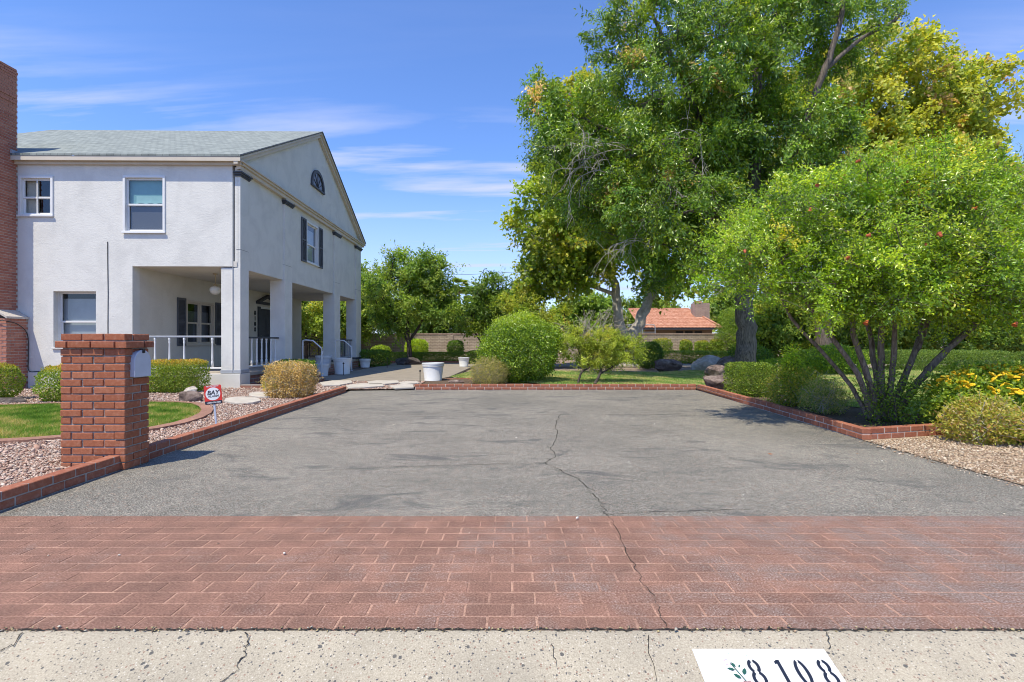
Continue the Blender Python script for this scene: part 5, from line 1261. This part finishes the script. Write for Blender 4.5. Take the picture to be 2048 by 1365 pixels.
for k, (x, y, z, rx, rz_) in enumerate([(-17, 45, 2.6, 4.0, 2.2), (-7.5, 46, 2.6, 3.2, 1.9), (-1.5, 48, 3.0, 3.6, 2.4), (5.5, 41, 2.6, 2.6, 2.0), (8.2, 52, 3.0, 3.0, 2.0), (16.5, 62, 4.0, 4.5, 2.2), (22, 50, 3.8, 4.0, 3.0), (30, 48, 4.0, 4.6, 3.2), (40, 46, 4.2, 5, 3.4)]):
    mtree(far_lab[k], x, y, z * .7, [((x, y, z), (rx, 2.2, rz_)), ((x + rx * .4, y, z + rz_ * .4), (rx * .5, 1.6, rz_ * .6)), ((x - rx * .45, y, z + rz_ * .2), (rx * .5, 1.6, rz_ * .6))], 110, 60 + k, [G_MID, G_DARK, G_HEDGE][k % 3], .2, .30, .16, 1.0, fork=False, name='far_tree', tw=9, nl=12, group='trees beyond the garden wall')
cit = ['dense citrus tree behind the grey trunk, leftmost of the row', 'dense citrus tree left of the pomegranate stems', 'dense citrus tree behind the pomegranate stems', 'dense citrus tree just right of the pomegranate stems', 'dense citrus tree above the clipped junipers', 'dense citrus tree at the right edge of the picture']
for k, x in enumerate((14.6, 17.4, 20.2, 23.2, 26.4, 29.6)):
    y = 28.5 + (k % 2) * .8
    mtree(cit[k], x, y, 1.3, [((x, y, 1.9), (1.75, 1.4, 1.45)), ((x + .5, y - .3, 2.8), (1.1, 1, .8)), ((x - .7, y - .4, 1.3), (1.0, .9, .8))], 110, 80 + k, G_HEDGE + [((.22, .26, .05), 2.5)], .12, .16, .11, .5, name='citrus_tree', nl=14, group='citrus trees along the right boundary')
# palms far away
def palm(label, x, y, h, seed):
    root = empty('palm_tree', (x, y, 0), 0, label, 'palm', 'far palms'); rg = np.random.default_rng(seed)
    MB().tube([(0, 0, 0), (.1, 0, h * .5), (0, 0, h)], [.28, .2, .17], 8).build('trunk', 'palm_bark', root, smooth=True)
    P, Dd, N_ = [], [], []
    for k in range(36):
        a = rg.uniform(0, 6.28); e = rg.uniform(-.7, 1.3); ax = np.array([math.cos(a) * math.cos(e), math.sin(a) * math.cos(e), math.sin(e)])
        hub = np.array([0, 0, h]) + ax * .9
        for j in range(16):
            sp = (j - 7.5) / 7.5 * 1.2; side = unit(np.cross(ax, [0, 0, 1.0]))
            P.append(hub); Dd.append(ax * math.cos(sp) + side * math.sin(sp) + np.array([0, 0, -.18])); N_.append(np.array([rg.normal() * .3, rg.normal() * .3, 1]))
    P = np.array(P); n = len(P)
    o = bpy.data.objects.new('crown', leaf_mesh('crown', P, np.array(Dd), np.array(N_), rg.uniform(.9, 1.25, n), np.full(n, .15), gain(pick(rg, G_MID + [((.25, .22, .12), .6)], n)))); link(o, root)
palm('taller fan palm rising between the garden trees', -8.9, 85, 10.4, 1); palm('lower fan palm just right of the taller palm', -6.7, 88, 9.2, 2)
# dead grey branches
ds = empty('dead_shrub', (3.35, 21, 0), 0, 'leafless grey dead shrub in front of the pale forked trunk', 'shrub')
rg_ = np.random.default_rng(9); P0, P1, R0 = [], [], []
def grow(p, d, l, r, lev):
    n = 4
    for i in range(n):
        q = p + d * l / n; P0.append(p); P1.append(q); R0.append(r * (1 - .12 * i)); p = q; d = unit(d + rg_.normal(size=3) * .18)
        if lev and i > 0:
            for _ in range(2): grow(p, unit(d + rg_.normal(size=3) * .75), l * rg_.uniform(.4, .65), r * .55, lev - 1)
for a in range(7): grow(np.array([0, 0, .0]), unit(np.array([math.cos(a * .9) * .45, math.sin(a * .9) * .4, 1.0])), 1.7, .028, 2)
Vv, ix = frustums(np.array(P0), np.array(P1), np.array(R0), np.array(R0) * .85, 4)
link(bpy.data.objects.new('branches', np_mesh('branches', Vv, 4, ix, 'dry_twig')), ds)
# dead hanging branches inside the ash tree
ad_root = bpy.data.objects['ash_tree']; P0, P1, R0 = [], [], []
def droopb(p, d, l, r, lev):
    for i in range(5):
        q = p + d * l / 5; P0.append(p); P1.append(q); R0.append(r * (1 - .12 * i)); p = q; d = unit(d + rg_.normal(size=3) * .15 + np.array([0, 0, -.22]))
        if lev and i > 0 : droopb(p, unit(d + rg_.normal(size=3) * .6), l * rg_.uniform(.4, .7), r * .6, lev - 1)
for (px_, py_, dx, dz) in ((1180, 310, -1, .5), (1250, 300, -.9, .2), (1200, 340, -.7, .3), (1330, 420, -.8, .1), (1400, 270, -.9, .0), (1290, 480, -.7, .1), (1330, 430, -.3, .2), (1230, 350, -.4, -.1)):
    p = np.array(V3(px_, py_, 14.9)) - np.array(ad_root.location)
    for _ in range(2): droopb(p, unit(np.array([dx + rg_.normal() * .5, -.25, dz + rg_.normal() * .4])), rg_.uniform(.8, 1.5), .014, 2)
Vv, ix = frustums(np.array(P0), np.array(P1), np.array(R0), np.array(R0) * .85, 4)
link(bpy.data.objects.new('dead_branches', np_mesh('dead_branches', Vv, 4, ix, 'dry_twig')), ad_root)

# ------------------------------------------------------------------ shrubs and hedges
shrub('box_hedge', 'clipped box hedge with golden top in front of the porch railing', 'hedge', (-7.85, 11.75, .39), (.66, .42, .36), 15000, .040, .022, G_HEDGE, 6, 101, None, 'leaf', T_GOLD, .05)
shrub('clipped_shrub', 'clipped golden green shrub half hidden behind the brick pillar', 'shrub', (-8.75, 10.1, .36), (.52, .45, .37), 10000, .04, .022, G_HEDGE, 3, 102, None, 'leaf', T_GOLD, .08)
shrub('clipped_shrub', 'clipped golden shrub at the left edge of the picture', 'shrub', (-10.42, 10.0, .38), (.52, .45, .39), 10000, .04, .022, G_HEDGE, 3, 103, None, 'leaf', T_GOLD, .08)
shrub('dry_shrub', 'round dried brown shrub by the left driveway kerb', 'shrub', (-4.68, 10.7, .36), (.45, .42, .36), 8500, .045, .022, G_DRY, 3.2, 104, None, 'leaf', None, .14, twigs=320, loose=.06)
shrub('box_hedge', 'flat topped dark green hedge behind the dried brown shrub', 'hedge', (-5.98, 14.0, .40), (.45, .5, .26), 8000, .045, .025, G_DARK, 6, 105)
shrub('weed_plant', 'small bright green weed beside the porch plinth', 'plant', (-5.75, 12.3, .14), (.24, .2, .16), 1500, .05, .025, G_LIME, 2, 106, loose=.1)
shrub('weed_plant', 'brownish weed beside the porch base behind the dry shrub', 'plant', (-5.75, 12.8, .28), (.32, .2, .28), 2600, .045, .02, G_DRY[2:] + [((.12, .10, .06), 3)], 2, 107, loose=.1, twigs=60)
shrub('box_hedge', 'dark clipped hedge at the far corner of the house', 'hedge', (-6.7, 23.8, .40), (.95, .7, .36), 9000, .06, .035, G_DARK, 6, 108)
shrub('clipped_shrub', 'bright yellow green clipped ball before the block wall', 'shrub', (-5.65, 30, .80), (.66, .6, .50), 7000, .07, .045, G_LIME, 2.8, 109)
shrub('clipped_shrub', 'dark green clipped ball before the block wall left of the thin trunks', 'shrub', (-3.35, 30, .78), (.47, .45, .45), 5000, .06, .04, G_DARK, 3, 110)
shrub('low_hedge', 'long low hedge along the far side of the concrete walk', 'hedge', (-4.4, 27.4, .29), (2.75, .45, .28), 16000, .06, .04, G_HEDGE, 8, 111)
shrub('low_hedge', 'dark low hedge section right of the far white pot', 'hedge', (-1.1, 26.6, .34), (1.2, .45, .33), 8000, .06, .04, G_DARK, 8, 112)
shrub('clipped_shrub', 'small pale green shrub between the dark hedge and the tree trunk', 'shrub', (-7.4, 28.6, .55), (.55, .4, .4), 4000, .06, .04, G_LIME + G_HEDGE, 2.5, 113)
shrub('round_shrub', 'big round glossy green shrub behind the far kerb', 'shrub', (.24, 14.6, .98), (1.06, 1.0, .92), 36000, .060, .032, [((.055, .105, .02), 3), ((.10, .17, .028), 3), ((.17, .25, .035), 2.5), ((.03, .06, .015), 1.5)], 2.3, 114, None, 'leaf_glossy', [((.20, .27, .04), 3), ((.12, .19, .03), 2)], .11, 7, inner=.35, loose=.06)
shrub('lavender_plant', 'dry greyish lavender clump left of the big round shrub', 'plant', (-.62, 13.7, .32), (.45, .36, .34), 5500, .075, .008, G_GREY, 2, 115, None, 'leaf', None, .15, twigs=220, loose=.15)
tree('leaning_shrub', 'light green leaning shrub on two crooked bare stems', 'shrub', (2.0, 13.9, .04),
     [([(1.78, 13.7, .04), (1.9, 13.8, .35), (2.15, 14, .5), (2.3, 14.1, .9)], .035, .02), ([(2.22, 13.6, .04), (2.4, 13.8, .32), (2.55, 14, .7), (2.8, 14.1, 1.0)], .045, .022), ([(2.4, 13.8, .32), (2.8, 14.0, .5), (3.1, 14.1, .8)], .025, .015), ([(2.15, 14, .5), (1.9, 14, .8), (1.8, 14.1, 1.1)], .02, .012)],
     [((1.80, 14.2, 1.25), (.42, .5, .28)), ((2.5, 14.2, 1.05), (.6, .6, .42)), ((3.15, 14.2, .95), (.55, .6, .42)), ((2.3, 14.1, .72), (.5, .45, .25))], 150, .22, 11, 16, .050, .022,
     [((.15, .20, .04), 3), ((.22, .27, .06), 3), ((.10, .15, .03), 2), ((.30, .31, .07), 1.2)], 116, 'bark_dark', None, 'leaf', .1, 2.2, .003, .012, 8)
shrub('round_shrub', 'very dark round shrub right of the leaning light shrub', 'shrub', (5.95, 22, .60), (.56, .5, .56), 6500, .07, .04, G_DARK[:2], 2.5, 117)
for k, (x, rx, rz_, t) in enumerate(((9.35, .62, .5, 'widest clipped bush against the wall under the tile roof'), (10.85, .34, .46, 'second clipped bush from the left against the wall under the tile roof'), (11.85, .42, .44, 'third clipped bush from the left against the wall under the tile roof'), (12.75, .38, .48, 'rightmost clipped bush against the wall under the tile roof'))):
    shrub('wall_bush', t, 'shrub', (x, 31.6, .35 + rz_), (rx, .4, rz_), 3600, .07, .045, G_HEDGE, 2.8, 120 + k, 'clipped bushes against the garden wall', top=T_GOLD[1:3])
shrub('low_hedge', 'long low hedge in front of the wall under the tile roof', 'hedge', (11.0, 27.6, .33), (3.6, .42, .30), 16000, .06, .04, G_HEDGE + [((.24, .24, .06), 1.5)], 8, 125)
shrub('low_hedge', 'dark low hedge right of the big grey trunk', 'hedge', (17.6, 26.4, .36), (2.9, .5, .36), 14000, .07, .045, G_DARK, 8, 126)
shrub('tall_hedge', 'tall unclipped hedge closing the view behind the citrus trees', 'hedge', (28, 33, 1.15), (13, .7, 1.15), 22000, .17, .12, G_HEDGE, 8, 150)
shrub('conifer_shrub', 'feathery upright conifer left of the big grey trunk', 'shrub', (13.5, 31.2, 1.55), (.75, .7, 1.5), 9000, .12, .03, G_MID + G_LIME[2:], 2, 127, None, 'leaf', None, .2, loose=.15)
shrub('round_shrub', 'pale green shrub touching the left side of the big grey trunk', 'shrub', (14.0, 29.8, 1.1), (.7, .6, 1.0), 7000, .10, .06, G_LIME + G_HEDGE, 2, 128, loose=.1)
shrub('box_hedge', 'square clipped hedge inside the right driveway kerb', 'hedge', (5.05, 10.75, .37), (.43, .40, .36), 13000, .036, .02, G_HEDGE + [((.03, .05, .015), 3)], 6, 129, None, 'leaf', None, .06, stem_mat='bark_dark')
shrub('loose_shrub', 'loose yellow green shrub right of the square hedge', 'shrub', (5.12, 9.15, .35), (.42, .38, .34), 7500, .045, .018, G_HEDGE + [((.28, .24, .08), 2), ((.20, .22, .05), 2)], 2, 130, None, 'leaf', None, .2, loose=.18, twigs=90)
shrub('sprig_plant', 'tall thin green sprig rising from the loose shrub', 'plant', (5.02, 9.1, .68), (.12, .12, .36), 1500, .05, .02, G_POM, 2, 131, None, 'leaf', None, .3, loose=.3)
shrub('grey_shrub', 'small grey green shrub at the foot of the fanned stems', 'shrub', (5.02, 8.15, .28), (.30, .30, .26), 4500, .035, .013, G_GREY + G_HEDGE[:2], 2, 132, None, 'leaf', None, .2, loose=.15, twigs=120)
shrub('creeper_plant', 'leafy suckers round the base of the fanned stems', 'plant', (5.45, 7.15, .34), (.42, .34, .36), 2600, .042, .02, G_HEDGE + G_POM[:1], 2, 133, None, 'leaf', None, .35, loose=.25)
shrub('creeper_plant', 'low leafy trailing growth between the fanned stems and the yellow flowers', 'plant', (6.05, 7.0, .16), (.38, .28, .18), 1300, .045, .02, G_HEDGE, 2, 134, None, 'leaf', None, .4, loose=.35)
shrub('dry_shrub', 'half dried golden shrub in front of the yellow flowers', 'shrub', (5.58, 5.95, .25), (.38, .30, .23), 6000, .042, .022, [((.24, .235, .085), 3), ((.19, .22, .06), 3), ((.28, .24, .17), 2.2), ((.12, .16, .045), 2.8), ((.22, .14, .10), .8)], 2.0, 135, None, 'leaf', None, .2, twigs=220, loose=.18)
lan = shrub('flowering_bush', 'green bush covered in yellow flower heads at the right edge', 'bush', (6.42, 6.55, .46), (.92, .46, .38), 12000, .055, .034, G_HEDGE + G_MID + G_LIME, 2.2, 136, None, 'leaf', None, .2, loose=.10)
simple('petal_yellow', (.78, .50, .02), .6, .3, .25, 60, .3)
fm = MB()
for k in range(9):
    a = k * 2.4; rr_ = .0 if k == 0 else .016; fm.lathe([(.004, 0), (.011, .004), (.009, .010), (.002, .013)], 5, (rr_ * math.cos(a), rr_ * math.sin(a), .010 * (1 - rr_ * 40)))
fmesh = fm.mesh('flower_head', 'petal_yellow')
rg_ = np.random.default_rng(77); lb = np.array(lan.location); k = 0
while k < 180:
    d = unit(rg_.normal(size=3)); 
    if d[2] < .2 or d[1] > .25: continue
    p = np.array([6.42, 6.55, .46]) + d * np.array([.92, .46, .38]) * rg_.uniform(1.0, 1.14)
    inst('flower_head', fmesh, lan, tuple(p - lb), rot=(rg_.normal() * .5 + .5, rg_.normal() * .5, rg_.uniform(0, 6)), scale=(rg_.uniform(1.0, 1.9),) * 3); k += 1
shrub('leafy_plant', 'broad leaved green plant low at the right edge under the yellow flowers', 'plant', (6.35, 5.85, .16), (.42, .30, .2), 2600, .085, .055, G_POM + G_HEDGE[:2], 2, 137, loose=.2)
for k, (x, y, t) in enumerate(((16.4, 20.6, 'leftmost rounded clipped juniper behind the right lawn'), (18.5, 20.3, 'middle rounded clipped juniper behind the right lawn'), (20.8, 19.6, 'rightmost rounded clipped juniper behind the right lawn'))):
    shrub('juniper_hedge', t, 'hedge', (x, y, .42), (1.35, .8, .40), 12000, .07, .02, [((.04, .075, .028), 3), ((.07, .115, .04), 3), ((.10, .15, .05), 2)], 3, 140 + k, 'clipped junipers behind the lawn')
shrub('round_shrub', 'bright green shrub in the bed behind the fanned stems', 'shrub', (11.3, 17.8, .5), (1.0, .7, .5), 7000, .08, .045, G_LIME + G_HEDGE[:2], 2, 145, loose=.1)
shrub('low_shrub', 'low lime green ground shrub beside the big grey trunk', 'shrub', (9.9, 18.0, .28), (1.1, .6, .26), 6000, .07, .03, G_LIME, 2.5, 146, loose=.1)
shrub('round_shrub', 'dark shrub just right of the base of the big grey trunk', 'shrub', (9.0, 19.3, .5), (.7, .6, .5), 5000, .07, .04, G_DARK, 2.5, 147, loose=.1)

# fallen leaves
simple('dead_leaf', (.36, .13, .05), .7, .2, .3, 40, 0)
for k, (px_, py_, t) in enumerate(((1541, 911, 'single orange brown fallen leaf on the asphalt'), (1882, 876, 'curled reddish fallen leaves on the gravel by the kerb end'))):
    x, y = gpt(px_, py_); m = MB()
    for j in range(1 + k * 4):
        a = rnd.uniform(0, 6); ox, oy = rnd.gauss(0, .03 * k), rnd.gauss(0, .02 * k); l = .045
        m.add([(ox + l * u_ * math.cos(a) - l * v_ * math.sin(a), oy + l * u_ * math.sin(a) + l * v_ * math.cos(a), z_) for u_, v_, z_ in ((-.7, 0, .012), (0, .35, .004), (.7, 0, .014), (0, -.35, .004))], [(0, 1, 2), (0, 2, 3)])
    tag(m.build('fallen_leaf', 'dead_leaf', None, (x, y, .006 + k * .02)), t, 'leaf')
